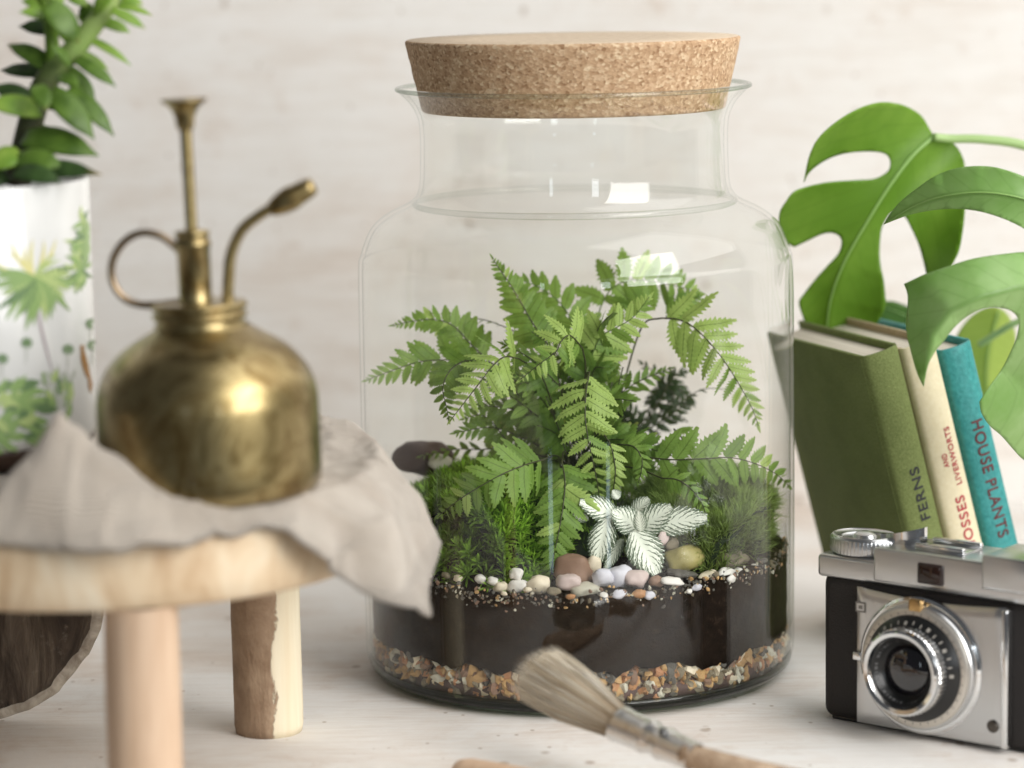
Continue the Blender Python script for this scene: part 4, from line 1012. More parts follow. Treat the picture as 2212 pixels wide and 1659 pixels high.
# ------------------------------------------------------------------ books
def book(x, y, T, W_, H_, lean, yaw, cover, spine, pages, label, zoff=0):
    R = thing('book', (x, y, 0), label, 'book', 'books leaning together behind the camera', rot=(0, 0, 0))
    R.matrix_world = Matrix.Translation((x, y, zoff)) @ Matrix.Rotation(radians(yaw), 4, 'Z') @ Matrix.Rotation(radians(-lean), 4, 'Y')
    c = .0022
    wn(obj('front_cover', bevbox(0, c, .0045, W_, 0, H_, .0007, 2), R, cover), 50)
    wn(obj('back_cover', bevbox(T-c, T, .0045, W_, 0, H_, .0007, 2), R, cover), 50)
    # rounded spine
    b = MB(); n = 16; vs = []
    prof = []
    for i in range(n+1):
        t = i/n; prof.append((T*t, .0052-.0062*sin(pi*t)**.38 if 0 < t < 1 else .0056))
    inn = [(min(T-.0006, max(.0006, xx)), yy+.0016) for xx, yy in prof]
    zs = [0, .0008]+[H_*k/24 for k in range(1, 24)]+[H_-.0008, H_]
    loop = prof+inn[::-1]; m_ = len(loop)
    for k, z in enumerate(zs):
        for (xx, yy) in loop: vs.append((xx, yy+(.0003 if k in (0, len(zs)-1) else 0), z))
    fs = [(k*m_+i, k*m_+(i+1) % m_, (k+1)*m_+(i+1) % m_, (k+1)*m_+i) for k in range(len(zs)-1) for i in range(m_)]
    for off, rev in ((0, 1), ((len(zs)-1)*m_, 0)):
        for i in range(n):
            q = (off+i, off+i+1, off+m_-2-i, off+m_-1-i); fs.append(q[::-1] if rev else q)
    b.add(vs, fs); wn(obj('spine', b.mesh('spine', spine), R), 60)
    obj('page_block', bevbox(c+.0001, T-c-.0001, .0030, W_-.004, .0025, H_-.0035, .0004, 1), R, pages)
    return R
def fabric(name, a, b, sc=900, bump=.3, rough=.85, sp=0):
    m = mat(name, rough=rough); t = NT(m); n = t.noise(t.co('Object'), sc, 3, .6); k = t.noise(t.co('Object'), 35, 4, .6)
    c = t.mix(t.ramp(n, [(.3, a), (.7, b)]), tuple(min(1, x*.72) for x in a), t.ramp(k, [(.4, 0), (.75, .5)]))
    if sp: c = t.mix(c, (.60, .60, .25), t.math('MULTIPLY', t.ramp(t.noise(t.co('Object'), 1600, 2, .5), [(.66, 0), (.72, 1)]), sp))
    t.base(c); t.bump(n, bump, .0006); return m
def pagesmat():
    m = mat('book_pages', rough=.9); t = NT(m); n = t.noise(t.co('Object', (900, 6, 6)), 1.5, 3, .6)
    t.base(t.ramp(n, [(.3, (.50, .44, .35)), (.65, (.76, .71, .62))])); return m
PG = pagesmat()
gc = fabric('olive_cloth', (.13, .165, .045), (.21, .255, .085), sp=.35)
tc = fabric('cream_paper', (.74, .65, .43), (.80, .72, .52), 500, .1, .7)
bc = fabric('teal_leather', (.02, .22, .22), (.05, .33, .32), 420, .9, .5)
tcover = fabric('cream_cover', (.42, .33, .20), (.52, .42, .28), 500, .1, .8)
YAW, LEAN = 22, 15.2
P1 = at(1867, 773, -.02)
Hg = P1.z/cos(radians(LEAN))
yr = radians(YAW); lr = radians(LEAN)
bx = P1.x+P1.z*tan(lr)*cos(yr); by = -.02+P1.z*tan(lr)*sin(yr)
G = book(bx, by, .0215, .108, Hg, LEAN, YAW, gc, gc, PG, 'olive green cloth book with FERNS on its spine, nearest the jar')
step = lambda d: (bx+cos(yr)*d/cos(lr), by+sin(yr)*d/cos(lr))
g2 = (.0222); x2, y2 = step(g2); CRM = book(x2, y2, .0200, .109, Hg*1.015, LEAN, YAW, tcover, tc, PG, 'cream book about mosses and liverworts, between the green and teal books')
g3 = g2+.0206; x3, y3 = step(g3); TL = book(x3, y3, .0195, .110, Hg*1.0, LEAN, YAW, bc, bc, PG, 'teal leather book with HOUSE PLANTS on its spine, rightmost of the three')
def letter(parent, s, ztop, zbot, xc, cap, color, up, yoff=-.00115):
    cu = bpy.data.curves.new('lettering', 'FONT'); cu.body = s; cu.extrude = .012; cu.offset = .012; cu.space_character = 1.12
    o = bpy.data.objects.new('tmp', cu); C.objects.link(o)
    dg = bpy.context.evaluated_depsgraph_get(); me = bpy.data.meshes.new_from_object(o.evaluated_get(dg)); bpy.data.objects.remove(o)
    xs = [v.co.x for v in me.vertices]; ys = [v.co.y for v in me.vertices]
    x0, x1, y0, y1 = min(xs), max(xs), min(ys), max(ys)
    T_ = parent['T']
    for v in me.vertices:
        u = (v.co.x-x0)/(x1-x0); h = (v.co.y-y0)/(y1-y0)-.5; k = v.co.z*.012
        if up: X = xc-h*cap; Z = zbot+(ztop-zbot)*u
        else: X = xc+h*cap; Z = ztop-(ztop-zbot)*u
        Y = .0052-.0062*sin(pi*max(.02, min(.98, X/T_)))**.38
        v.co = Vector((X, Y-.00022-max(0, k), Z))
    me.materials.clear(); return obj('lettering', me, parent, color)
G['T'] = .0215; CRM['T'] = .0200; TL['T'] = .0195
ink = mat('black_ink', (.015, .015, .02), .6); red = mat('red_ink', (.42, .03, .05), .6); mar = mat('maroon_ink', (.10, .010, .014), .6)
u1 = 1.49/FPX*.3333*1.03      # metres per close-up pixel along the spine
letter(G, 'FERNS', Hg-.0055-(1125-395)*u1, Hg-.0055-(1485-395)*u1, .0118, .0056, ink, True)
H2 = Hg*1.015-.0048
letter(CRM, 'LIVERWORTS', H2-(850-330)*u1, H2-(1245-330)*u1, .0128, .0034, red, True)
letter(CRM, 'AND', H2-(1015-330)*u1, H2-(1108-330)*u1, .0080, .0028, red, True)
letter(CRM, 'MOSSES', H2-(1320-330)*u1, H2-(1710-330)*u1, .0110, .0056, red, True)
letter(TL, 'HOUSE PLANTS', Hg-(800-290)*u1, Hg-(1612-290)*u1, 0.0100, .0066, mar, False)

# ------------------------------------------------------------------ monstera
MO = thing('monstera', (.3, .1, 0), 'monstera houseplant with large split green leaves at the right', 'plant')
MOFF = Vector((.3, .1, 0))
def monmat(name, c1, c2, tr_=.35, rough=.45):
    m = leafmat(name, c1, c2, rough, tr_, vein=tuple(x*.72 for x in c1), nv=8, veinamt=.55, nsc=22); return m
M['mon1'] = monmat('monstera_green', (.14, .29, .025), (.24, .42, .055))
M['mon2'] = monmat('monstera_fresh', (.22, .42, .10), (.40, .58, .25), .3, .28)
M['mon3'] = monmat('monstera_lime', (.42, .55, .12), (.52, .64, .18), .4, .4)
M['mond'] = monmat('monstera_deep', (.04, .11, .02), (.08, .17, .03), .2, .4)
def bigleaf(outline, mid, Yf, m, grid=24, cup=.0, th_=.00045, midw=.0011):
    def sm(pts, n=4):
        P = [Vector((p[0], p[1], 0)) for p in pts]; out = []
        for i in range(len(P)):
            p0, p1, p2, p3 = P[i-1], P[i], P[(i+1) % len(P)], P[(i+2) % len(P)]
            sharp1 = len(pts[i]) > 2; sharp2 = len(pts[(i+1) % len(P)]) > 2
            if sharp1: p0 = p1*2-p2 
            if sharp2: p3 = p2*2-p1
            for k in range(n):
                t = k/n; out.append(0.5*((2*p1)+(p2-p0)*t+(2*p0-5*p1+4*p2-p3)*t*t+(3*p1-p0-3*p2+p3)*t**3))
        return out
    O = [Vector((p.x, p.y)) for p in sm(outline)]
    def inside(x, y):
        c = False; n = len(O); j = n-1
        for i in range(n):
            if (O[i].y > y) != (O[j].y > y) and x < (O[j].x-O[i].x)*(y-O[i].y)/(O[j].y-O[i].y)+O[i].x: c = not c
            j = i
        return c
    xs = [p.x for p in O]; ys = [p.y for p in O]; pts = list(O)
    x = min(xs)+grid*.5; row = 0
    while x < max(xs):
        y = min(ys)+grid*.5*(row % 2)
        while y < max(ys):
            if inside(x, y) and min((Vector((x, y))-q).length_squared for q in O) > (grid*.45)**2: pts.append(Vector((x, y)))
            y += grid
        x += grid; row += 1
    nO = len(O)
    V_, _, Fc, *_ = delaunay_2d_cdt(pts, [], [list(range(nO))], 1, 1e-4)
    mid_ = [Vector((p[0], p[1])) for p in mid]
    segs = [(mid_[i], mid_[i+1]) for i in range(len(mid_)-1)]; Ls = [0]
    for a, b in segs: Ls.append(Ls[-1]+(b-a).length)
    vs = []; uv = []
    for v in V_:
        best = (1e9, 0, 0)
        for i, (a, b) in enumerate(segs):
            d = b-a; t = max(0, min(1, (v-a).dot(d)/d.length_squared)); q = a+d*t; w_ = v-q
            if w_.length < best[0]: best = (w_.length, (Ls[i]+t*d.length)/Ls[-1], 1 if d.x*w_.y-d.y*w_.x > 0 else -1)
        dist, u, sgn = best
        Y = Yf(v.x, v.y, u, dist*sgn)
        vs.append(at(1637+.3334*v.x, 177+.3334*v.y, Y)-MOFF); uv.append((u*1.2+.1, sgn*dist/260))
    b = MB(); b.add(vs, [tuple(f) for f in Fc], uv); me = b.mesh('leaf', M[m])
    o = obj('leaf', me, MO); s = o.modifiers.new('thick', 'SOLIDIFY'); s.thickness = th_; s.offset = 0
    if midw:
        mb = MB(); pl = []
        for i, p in enumerate(cr([(q.x, q.y, 0) for q in mid_], 6)):
            u = i/(6*len(segs)); pl.append(at(1637+.3334*p.x, 177+.3334*p.y, Yf(p.x, p.y, u, 0)-.0006)-MOFF)
        tube(mb, pl, lambda t: midw*(1-.7*t), 8); obj('midrib', mb.mesh('midrib', mat('midrib_'+m, (.26, .44, .12), .4)), o)
    return o
A_out = [(1140, 350, 1), (1110, 300), (1060, 220), (980, 165), (900, 140), (800, 132), (700, 155), (600, 200), (500, 265), (420, 335), (370, 400), (335, 480), (315, 560), (299, 650, 1),
         (330, 590), (400, 530), (500, 480), (620, 455), (750, 452), (830, 470), (858, 520), (840, 580), (760, 625), (650, 635), (500, 645), (400, 660), (300, 685), (230, 715), (180, 780), (145, 840), (138, 920), (165, 1000), (200, 1050), (235, 1070, 1),
         (320, 1030), (420, 985), (490, 980), (535, 1010), (540, 1060), (515, 1120), (450, 1190), (370, 1280), (300, 1370), (265, 1430), (290, 1520), (330, 1620), (420, 1700), (520, 1760, 1),
         (640, 1690), (740, 1600), (800, 1520), (828, 1440), (825, 1380), (815, 1280), (795, 1180), (790, 1080), (800, 960), (825, 900), (860, 850), (900, 840), (950, 870), (990, 940), (1040, 1050), (1070, 1150), (1095, 1250), (1130, 1330), (1180, 1340), (1250, 1200), (1300, 1100), (1325, 980), (1340, 850), (1348, 700), (1342, 540), (1310, 450), (1270, 400), (1220, 365), (1170, 352)]
bigleaf(A_out, [(1140, 352), (1000, 480), (850, 680), (700, 920), (560, 1170), (470, 1420), (440, 1700)],
        lambda x, y, u, d: .080-.012*cos((x-600)/330)+.00004*abs(d)+.014*u*u-.0000002*d*d, 'mon1')
B_out = [(815, 925, 1), (860, 850), (930, 770), (1030, 690), (1130, 620), (1250, 568), (1400, 545), (1550, 555), (1725, 612), (1900, 700), (2060, 860), (2100, 1050), (1950, 1060), (1850, 1030), (1725, 950), (1600, 890), (1450, 842), (1300, 822), (1150, 828), (1000, 855), (900, 890)]
bigleaf(B_out, [(2080, 960), (1900, 830), (1700, 750), (1450, 715), (1200, 740), (1000, 810), (830, 915)], lambda x, y, u, d: -.085+.00003*abs(d)+.022*sin(u*pi)*-1+.03*u-.00000012*d*d, 'mon2', midw=.0006)
C_out = [(948, 1310, 1), (1000, 1285), (1100, 1240), (1250, 1190), (1400, 1145), (1600, 1115), (1760, 1105), (1950, 1150), (2080, 1300), (2120, 1700), (2080, 2200), (1980, 2520, 1), (1850, 2500), (1725, 2450), (1650, 2375), (1580, 2295), (1500, 2225), (1450, 2145), (1437, 2073, 1), (1500, 1975), (1580, 1865), (1640, 1745), (1680, 1645), (1690, 1545), (1640, 1483), (1550, 1463), (1450, 1473), (1350, 1523), (1270, 1593), (1200, 1683), (1150, 1743), (1100, 1843), (1075, 1975, 1), (1035, 1890), (1000, 1773), (970, 1650), (960, 1545), (972, 1440), (970, 1370)]
bigleaf(C_out, [(2090, 1400), (1900, 1330), (1700, 1330), (1450, 1390), (1250, 1480), (1130, 1640), (1085, 1900)], lambda x, y, u, d: -.125+.00006*abs(d)-.010*sin(min(1, max(0, (x-900)/900))*pi)+.012*((y-1300)/700)**2*.5, 'mon2', midw=.0)
D_out = [(1270, 1900), (1255, 1760), (1300, 1620), (1390, 1510), (1500, 1455), (1580, 1470), (1640, 1540), (1672, 1650), (1665, 1800), (1620, 1950), (1560, 2080), (1500, 2160, 1), (1420, 2100), (1330, 2010)]
bigleaf(D_out, [(1560, 1490), (1500, 1700), (1480, 1900), (1490, 2130)], lambda x, y, u, d: .135+.00005*abs(d), 'mon3', midw=.0005)
E_out = [(800, 1560), (780, 1480), (800, 1430), (860, 1418), (930, 1435), (1020, 1480), (1100, 1560), (1000, 1600), (880, 1600)]
bigleaf(E_out, [(1050, 1560), (930, 1500), (820, 1460)], lambda x, y, u, d: .125, 'mond', midw=.0004)
pb = MB(); Q = lambda X, Y, d: at(1637+.3334*X, 177+.3334*Y, d)-MOFF
tube(pb, cr([Q(1140, 356, .078), Q(1250, 368, .08), Q(1450, 372, .08), (Q(1725, 412, .08)), Q(2100, 560, .08), Q(2500, 1100, .08)], 6), lambda t: .0021+.0008*t, 12)
tube(pb, cr([Q(1440, 1700, .12), Q(1560, 1625, .11), Q(1700, 1548, .10), Q(2100, 1400, .09)], 6), .0019, 12)
tube(pb, cr([Q(2070, 960, -.08), Q(2250, 1100, -.02), Q(2450, 1500, .04), Q(2520, 2200, .09), Vector((0, 0, .06))], 6), .0022, 12)
tube(pb, cr([Q(2090, 1400, -.12), Q(2250, 1600, -.05), Q(2450, 2100, .05), Vector((.01, 0, .06))], 6), .0022, 12)
tube(pb, cr([Q(2500, 1100, .08), Q(2540, 1700, .09), Vector((0, .01, .06))], 6), .003, 12)
obj('petiole', pb.mesh('petiole', mat('petiole_green', (.36, .52, .20), .45)), MO)

MP = thing('plant_pot', (.3, .1, 0), 'plain terracotta pot holding the monstera, just beyond the right edge', 'pot')
obj('pot_wall', lathe([(0, .0005), (.036, .0005), (.038, .002), (.048, .058), (.052, .058), (.0525, .074), (.048, .074), (.046, .058), (0, .058)], 64).mesh('pot_wall', mat('terracotta', (.42, .19, .10), .8)), MP)
obj('potting_soil', lathe([(.0465, .062), (.03, .064), (0, .065)], 40).mesh('potting_soil', M['soil']), MP)
# ------------------------------------------------------------------ vintage camera
CO = on_z(1766, 1551, 0)
CY = 39
VC = thing('vintage_camera', (CO.x, CO.y, 0), 'vintage silver and black viewfinder camera in front of the leaning books', 'camera', rot=(0, 0, radians(-CY)))
chrome = mat('satin_chrome', (.57, .575, .58), .28, 1.0); t_ = NT(chrome); t_.bump(t_.noise(t_.co('Object'), 900, 3, .6), .08, .0003)
pchrome = mat('polished_chrome', (.74, .745, .75), .10, 1.0)
leather = mat('black_leatherette', (.010, .007, .006), .62); t_ = NT(leather); t_.bump(t_.voro(t_.co('Object'), 1300).outputs['Distance'], .35, .0005)
blk = mat('black_enamel', (.008, .008, .008), .3)
VBX = .128; VH = .0720
VTOP = at(1781, 1192, CO.y).z
wn(obj('body_shell', bevbox(.0015, VBX-.0015, .0005, .031, .0006, VTOP-.009, .006, 5), VC, leather), 60)
wn(obj('bottom_plate', bevbox(.006, VBX-.006, .003, .0285, .0, .0022, .0009, 3), VC, blk), 60)
wn(obj('top_plate', bevbox(0, VBX, -.0008, .0325, VTOP-.0115, VTOP-.0005, .0022, 4), VC, chrome), 60)
wn(obj('viewfinder_housing', bevbox(.0315, VBX-.002, -.0012, .0325, VTOP-.0100, VTOP+.0062, .0014, 3), VC, chrome), 60)
wn(obj('finder_step', bevbox(.0905, VBX-.004, -.0030, .030, VTOP-.0060, VTOP+.0100, .0014, 3), VC, chrome), 60)
fx0, fx1 = .0245, .1040
def dome_plate():
    b = MB(); nx, nz = 26, 22; vs = []
    z0, z1 = .0028, VTOP-.0130
    for i in range(nx+1):
        for j in range(nz+1):
            u, v = i/nx, j/nz; x = fx0+(fx1-fx0)*u
            e = min(u, 1-u)*(fx1-fx0); ez = min(v, 1-v)*(z1-z0)
            bow = .0022*sin(pi*u)*(1 if v > .5 else -1)*abs(v-.5)*2
            vs.append((x, -.0035-.0012*min(1, e/.002)*min(1, ez/.002), z0+(z1-z0)*v-(bow if v > .5 else 0)))
    fs = [(i*(nz+1)+j, (i+1)*(nz+1)+j, (i+1)*(nz+1)+j+1, i*(nz+1)+j+1) for i in range(nx) for j in range(nz)]
    b.add(vs, fs); me = b.mesh('face_plate', chrome); o = obj('face_plate', me, VC)
    s = o.modifiers.new('thick', 'SOLIDIFY'); s.thickness = .0035; s.offset = -1; wn(o, 40)
dome_plate()
wn(obj('face_trim', bevbox(fx1-.0012, fx1+.0022, -.0062, .0005, .0028, VTOP-.0135, .0012, 3), VC, pchrome), 60)
LC = Vector((.0600, 0, .0355))
def ringy(name, prof, m, seg=96, parent=VC, loc=None, knurl=0):
    b = MB(); n = len(prof); vs = []
    for j in range(seg):
        a = 2*pi*j/seg; k = 1-(knurl if j % 2 else 0)
        for (r, y) in prof: vs.append(Vector((r*k*cos(a), -y, r*k*sin(a))))
    fs = [(j*n+i, ((j+1) % seg)*n+i, ((j+1) % seg)*n+i+1, j*n+i+1) for j in range(seg) for i in range(n-1)]
    b.add(vs, fs); o = obj(name, b.mesh(name, m, knurl == 0), parent); o.location = loc if loc is not None else LC; wn(o, 32); return o
LN = thing.__globals__['bpy'].data.objects.new('lens', None); C.objects.link(LN); LN.parent = VC; LN.location = LC; LN.scale = (1.0, 1.05, 1.0)
Z0 = Vector((0, 0, 0))
ringy('base_ring', [(.0325, .003), (.0325, .0052), (.0312, .0064), (.0292, .0064), (.0288, .0060)], pchrome, parent=LN, loc=Z0)
ringy('shutter_ring', [(.0298, .004), (.0298, .0078), (.0292, .0086), (.0262, .0090), (.0252, .0088)], chrome, parent=LN, loc=Z0)
ringy('scale_ring', [(.0285, .0086), (.0283, .0102), (.0272, .0108), (.0250, .0108), (.0245, .0102)], mat('pale_scale', (.62, .58, .52), .35, .8), parent=LN, loc=Z0)
ringy('black_barrel', [(.0252, .0080), (.0252, .0112), (.0236, .0128), (.0205, .0150), (.0200, .0165)], blk, parent=LN, loc=Z0)
ringy('focus_ring', [(.0205, .0130), (.0207, .0150), (.0207, .0200), (.0200, .0212)], pchrome, 120, parent=LN, loc=Z0, knurl=.018)
ringy('front_ring', [(.0203, .0206), (.0200, .0226), (.0190, .0232), (.0172, .0226), (.0160, .0205)], pchrome, parent=LN, loc=Z0)
ringy('inner_barrel', [(.0163, .0210), (.0150, .0200), (.0136, .0172), (.0120, .0160)], blk, parent=LN, loc=Z0)
gl_ = mat('coated_lens', (.004, .003, .006), .04); gl_.node_tree.nodes['Principled BSDF'].inputs['Coat Weight'].default_value = 1
ringy('lens_glass', [(.0122, .0158), (.0105, .0172), (.0080, .0184), (.0045, .0191), (.0001, .0193)], gl_, 64, parent=LN, loc=Z0)
mk = MB()
for k in range(34):      # engraved scale ticks
    a = pi*2*k/34; r0, r1, y = (.0212, .0228, -.0143) if k % 2 else (.0216, .0232, -.0136)
    if a > pi*1.05 and a < pi*1.95: continue
    tdir = Vector((-sin(a), 0, cos(a)))*(.00035 if k % 3 else .0008); r_ = Vector((cos(a), 0, sin(a)))
    y0 = -.0150+((r0-.0205)/.0031)*.0022-.0003; y1 = -.0150+((r1-.0205)/.0031)*.0022-.0003
    mk.add([r_*r0-tdir+Vector((0, y0, 0)), r_*r0+tdir+Vector((0, y0, 0)), r_*r1+tdir+Vector((0, y1, 0)), r_*r1-tdir+Vector((0, y1, 0))], [(0, 1, 2, 3)])
obj('scale_marks', mk.mesh('scale_marks', mat('scale_white', (.30, .28, .25), .5), False), LN)
mk = MB()
for k in range(40):
    a = 2*pi*k/40; r_ = Vector((cos(a), 0, sin(a))); td = Vector((-sin(a), 0, cos(a)))*.00014
    mk.add([r_*.0256-td+Vector((0, -.0110, 0)), r_*.0256+td+Vector((0, -.0110, 0)), r_*.0268+td+Vector((0, -.0110, 0)), r_*.0268-td+Vector((0, -.0110, 0))], [(0, 1, 2, 3)])
obj('distance_marks', mk.mesh('distance_marks', ink, False), LN)
mk = MB()
for k in range(46):
    a = 2*pi*k/46
    if k % 7 == 0: continue
    r_ = Vector((cos(a), 0, sin(a))); td = Vector((-sin(a), 0, cos(a)))*(.0002+.0003*(k % 3))
    mk.add([r_*.0141-td+Vector((0, -.01880, 0)), r_*.0141+td+Vector((0, -.01880, 0)), r_*.0148+td+Vector((0, -.0200, 0)), r_*.0148-td+Vector((0, -.0200, 0))], [(0, 1, 2, 3)])
obj('engraving', mk.mesh('engraving', mat('engrave_grey', (.12, .12, .12), .5), False), LN)
wn(obj('aperture_tab', bevbox(-.003, .004, -.0108, -.0075, .0262, .0325, .0008, 2), LN, mat('brassy_tab', (.55, .36, .16), .3, 1.0)), 50)
wn(obj('shutter_tab', bevbox(-.036, -.031, -.0070, -.003, -.002, .002, .0008, 2), LN, pchrome), 50)
wn(obj('finder_window', bevbox(.0560, .0700, -.0022, .001, VTOP-.0078, VTOP+.0022, .0010, 2), VC, mat('finder_bezel', (.03, .02, .018), .3)), 50)
wn(obj('finder_glass', bevbox(.0575, .0685, -.0026, -.001, VTOP-.0066, VTOP+.0010, .0004, 2), VC, mat('finder_glass', (.02, .008, .005), .05)), 50)
# winding knob on its shelf
def knob(name, x, y, z, prof, m, knurl=0, seg=72):
    b = MB(); n = len(prof); vs = []
    for j in range(seg):
        a = 2*pi*j/seg
        for i, (r, zz) in enumerate(prof):
            k = 1-(knurl if j % 2 and 0 < i < 5 else 0); vs.append((r*k*cos(a), r*k*sin(a), zz))
    fs = [(j*n+i, ((j+1) % seg)*n+i, ((j+1) % seg)*n+i+1, j*n+i+1) for j in range(seg) for i in range(n-1)]
    b.add(vs, fs); o = obj(name, b.mesh(name, m), VC); o.location = (x, y, z); wn(o, 35)
    if 'winding' in name: o.scale = (1.22, 1.0, 1.15)
    return o
ZT = VTOP-.0005
wk = knob('winding_knob', .0170, .0150, ZT, [(.0125, 0), (.0140, .0003), (.0143, .0012), (.0143, .0060), (.0141, .0066), (.0132, .0075), (.0128, .0077), (.0118, .0070), (.0095, .0068), (.0090, .0062), (.0050, .0063), (.0045, .0075), (.0022, .0088), (0, .0090)], chrome, .02, 110)
knob('rewind_hub', .0170, .0150, ZT-.001, [(.0105, 0), (.0105, .002)], pchrome)
b = MB(); V = []
arc = cr([(.026, .016, ZT+.0082), (.034, .013, ZT+.0088), (.042, .0130, ZT+.0100), (.0500, .0160, ZT+.0115)], 8)
for i, p in enumerate(arc):
    t = i/(len(arc)-1); h = .0018+.0022*t
    for s1, s2 in ((-1, -1), (1, -1), (1, 1), (-1, 1)): V.append(p+Vector((0, s1*.0012, s2*h)))
fs = [(i*4+j, i*4+(j+1) % 4, (i+1)*4+(j+1) % 4, (i+1)*4+j) for i in range(len(arc)-1) for j in range(4)]+[(0, 1, 2, 3), tuple(len(arc)*4-4+j for j in (3, 2, 1, 0))]
b.add(V, fs); o = obj('wind_lever', b.mesh('wind_lever', pchrome), VC); wn(o, 40)
ZH = VTOP+.0062
wn(obj('shoe_plate', bevbox(.050, .0760, .006, .024, ZH-.0004, ZH+.0008, .0003, 1), VC, chrome), 50)
wn(obj('shoe_rail', bevbox(.050, .0762, .0055, .0085, ZH+.0006, ZH+.0032, .0008, 2), VC, pchrome), 50)
wn(obj('shoe_rail', bevbox(.050, .0762, .0215, .0245, ZH+.0006, ZH+.0032, .0008, 2), VC, pchrome), 50)
knob('release_button', .0400, .0160, ZH-.0002, [(.0042, 0), (.0042, .0016), (.0030, .0022), (.0026, .0036), (0, .0040)], pchrome, 0, 40)
o = ringy('screw', [(.0030, .0), (.0030, .0018), (.0024, .0024), (.0010, .0026), (.0001, .0026)], mat('dark_screw', (.10, .09, .08), .35, 1.0), 32, loc=Vector((.0985, -.0035, .0125)))
em = MB()
for k in range(3):
    a = .0008*k; em.add([(.0245+a, -.00495-.00002*k, .0565+a), (.0300-a, -.00495-.00002*k, .0565+a), (.0300-a, -.00495-.00002*k, .0615-a), (.0245+a, -.00495-.00002*k, .0615-a)], [(0, 1, 2, 3)], None, k % 2)
obj('maker_badge', em.mesh('maker_badge', [mat('badge_grey', (.22, .21, .20), .4, .8), chrome], False), VC)

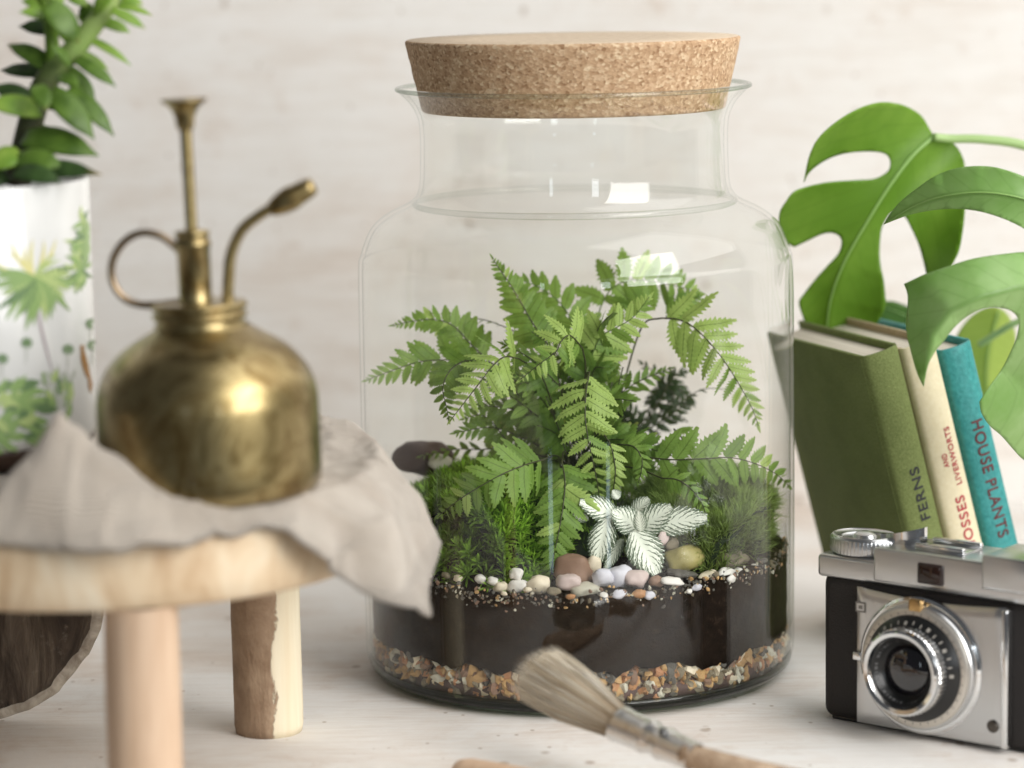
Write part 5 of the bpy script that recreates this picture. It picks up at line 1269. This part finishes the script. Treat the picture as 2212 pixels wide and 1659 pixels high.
# ------------------------------------------------------------------ paint brush
def brush():
    A = at(1152, 1448, -.174)       # middle of the bristle tip
    Bp = at(1335, 1562, -.215)      # bristles enter the ferrule
    Cp = at(1500, 1636, -.252)      # ferrule ends
    root = thing('paint_brush', Cp, 'old paint brush with pale bristles and silver ferrule lying in front of the jar', 'brush')
    ax = (A-Bp).normalized(); vw = Vector((0, 1, -.25)).normalized(); sd = ax.cross(vw).normalized(); tn = sd.cross(ax).normalized()
    rng = random.Random(4); b = MB(); L = (A-Bp).length*1.13
    for k in range(2600):
        u, v = rng.uniform(-1, 1), rng.uniform(-1, 1)
        if u*u+v*v > 1: continue
        w0 = .0072; w1 = .0150
        p0 = Bp+sd*u*w0+tn*v*.0050-ax*.002
        ll = L*(1-.10*u*u-.05*rng.random())*(1+.05*u)
        f = Vector((0, 0, 0)); tip = Bp+ax*ll+sd*(u*w1+rng.gauss(0, .0007))+tn*(v*.0062+rng.gauss(0, .0006))
        mid = Bp+ax*ll*.5+sd*(u*(w0*.35+w1*.72))+tn*(v*.0072)
        s = (sd*cos(k)+tn*sin(k))*.00021; t2 = (sd*-sin(k)+tn*cos(k))*.00014
        c = rng.random()
        b.add([p0-s, p0+s, mid+s, mid-s, tip+t2*.3], [(0, 1, 2, 3), (3, 2, 4)], [(c, 0), (c, 0), (c, .5), (c, .5), (c, 1)])
    # solid core so the tuft is opaque
    core = []; n = 12
    for i in range(n+1):
        t = i/n; c_ = Bp+ax*(L*.86*t); hw = (.0068+(.0132-.0068)*t**.8)*(1 if i < n else .8); hh = .0046+.0014*sin(pi*t)
        for j in range(16):
            a = 2*pi*j/16; core.append(c_+sd*(hw*cos(a))+tn*(hh*sin(a)))
    b.add(core, [(i*16+j, i*16+(j+1) % 16, (i+1)*16+(j+1) % 16, (i+1)*16+j) for i in range(n) for j in range(16)]+[tuple(n*16+j for j in range(16))], [(.5, .4)]*len(core))
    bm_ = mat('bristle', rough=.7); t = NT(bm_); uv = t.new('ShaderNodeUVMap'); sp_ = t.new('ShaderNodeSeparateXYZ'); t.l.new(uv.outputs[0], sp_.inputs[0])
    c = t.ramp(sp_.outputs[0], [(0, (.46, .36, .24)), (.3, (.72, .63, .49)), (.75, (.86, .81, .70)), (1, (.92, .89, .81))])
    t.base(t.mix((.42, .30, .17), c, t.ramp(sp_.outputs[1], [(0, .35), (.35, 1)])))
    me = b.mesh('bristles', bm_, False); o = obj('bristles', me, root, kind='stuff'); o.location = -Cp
    # ferrule with two crimps
    fb = MB(); n = 34; vs = []; ax2 = (Cp-Bp)
    for i in range(n+1):
        t = i/n; c_ = Bp.lerp(Cp, t)-(Bp-A).normalized()*0; hw = .0082-.0018*t; hh = .0060-.0004*t
        k = 1+.10*exp(-((t-.40)/.035)**2)+.10*exp(-((t-.62)/.035)**2)-.06*exp(-((t-.51)/.05)**2)+.05*exp(-((t-.03)/.03)**2)
        for j in range(32):
            a = 2*pi*j/32; vs.append(c_+sd*(hw*k*cos(a))+tn*(hh*k*sin(a)))
    fs = [(i*32+j, i*32+(j+1) % 32, (i+1)*32+(j+1) % 32, (i+1)*32+j) for i in range(n) for j in range(32)]
    fb.add(vs, fs); fm = mat('nickel_ferrule', (.80, .80, .79), .32, 1.0); t = NT(fm); q = t.noise(t.co('Object'), 160, 4, .7)
    t.base(t.ramp(q, [(.55, (.82, .82, .81)), (.8, (.5, .46, .40))])); t.bump(q, .25, .001)
    o = obj('ferrule', fb.mesh('ferrule', fm), root); o.location = -Cp
    pn = MB(); tube(pn, [at(1432, 1592, -.240)-Cp, at(1432, 1576, -.241)-Cp], .0018, 10); 
    obj('ferrule_nail', pn.mesh('ferrule_nail', mat('nail_dark', (.12, .12, .12), .3, 1)), root)
    hb = MB(); pts = cr([Bp.lerp(Cp, .9), Cp, at(1620, 1664, -.262), at(1760, 1690, -.264), at(1950, 1735, -.286), at(2200, 1790, -.300)], 8)
    tube(hb, pts, lambda t: .0052+.0008*sin(t*5)-.0022*t, 20)
    o = obj('handle', hb.mesh('handle', palewood('worn_handle', (.24, .15, .085), (.48, .36, .25), (60, 60, 60), .5)), root); o.location = -Cp
brush()
# second, longer wooden tool whose end just enters the frame
tb = MB(); a0 = on_z(985, 1664, .007); a1 = on_z(1500, 1765, .007)
pts = [a0, a0.lerp(a1, .02), a0.lerp(a1, .06), a0.lerp(a1, .2), a0.lerp(a1, .5), a1]
tube(tb, pts, rad_i([3.5, 5.5, 6.6, 7.0, 7.0, 7.0], .001), 20)
obj('wooden_dibber', tb.mesh('wooden_dibber', M['legwood']), label='rounded end of a wooden tool lying on the table below the paint brush', cat='tool')
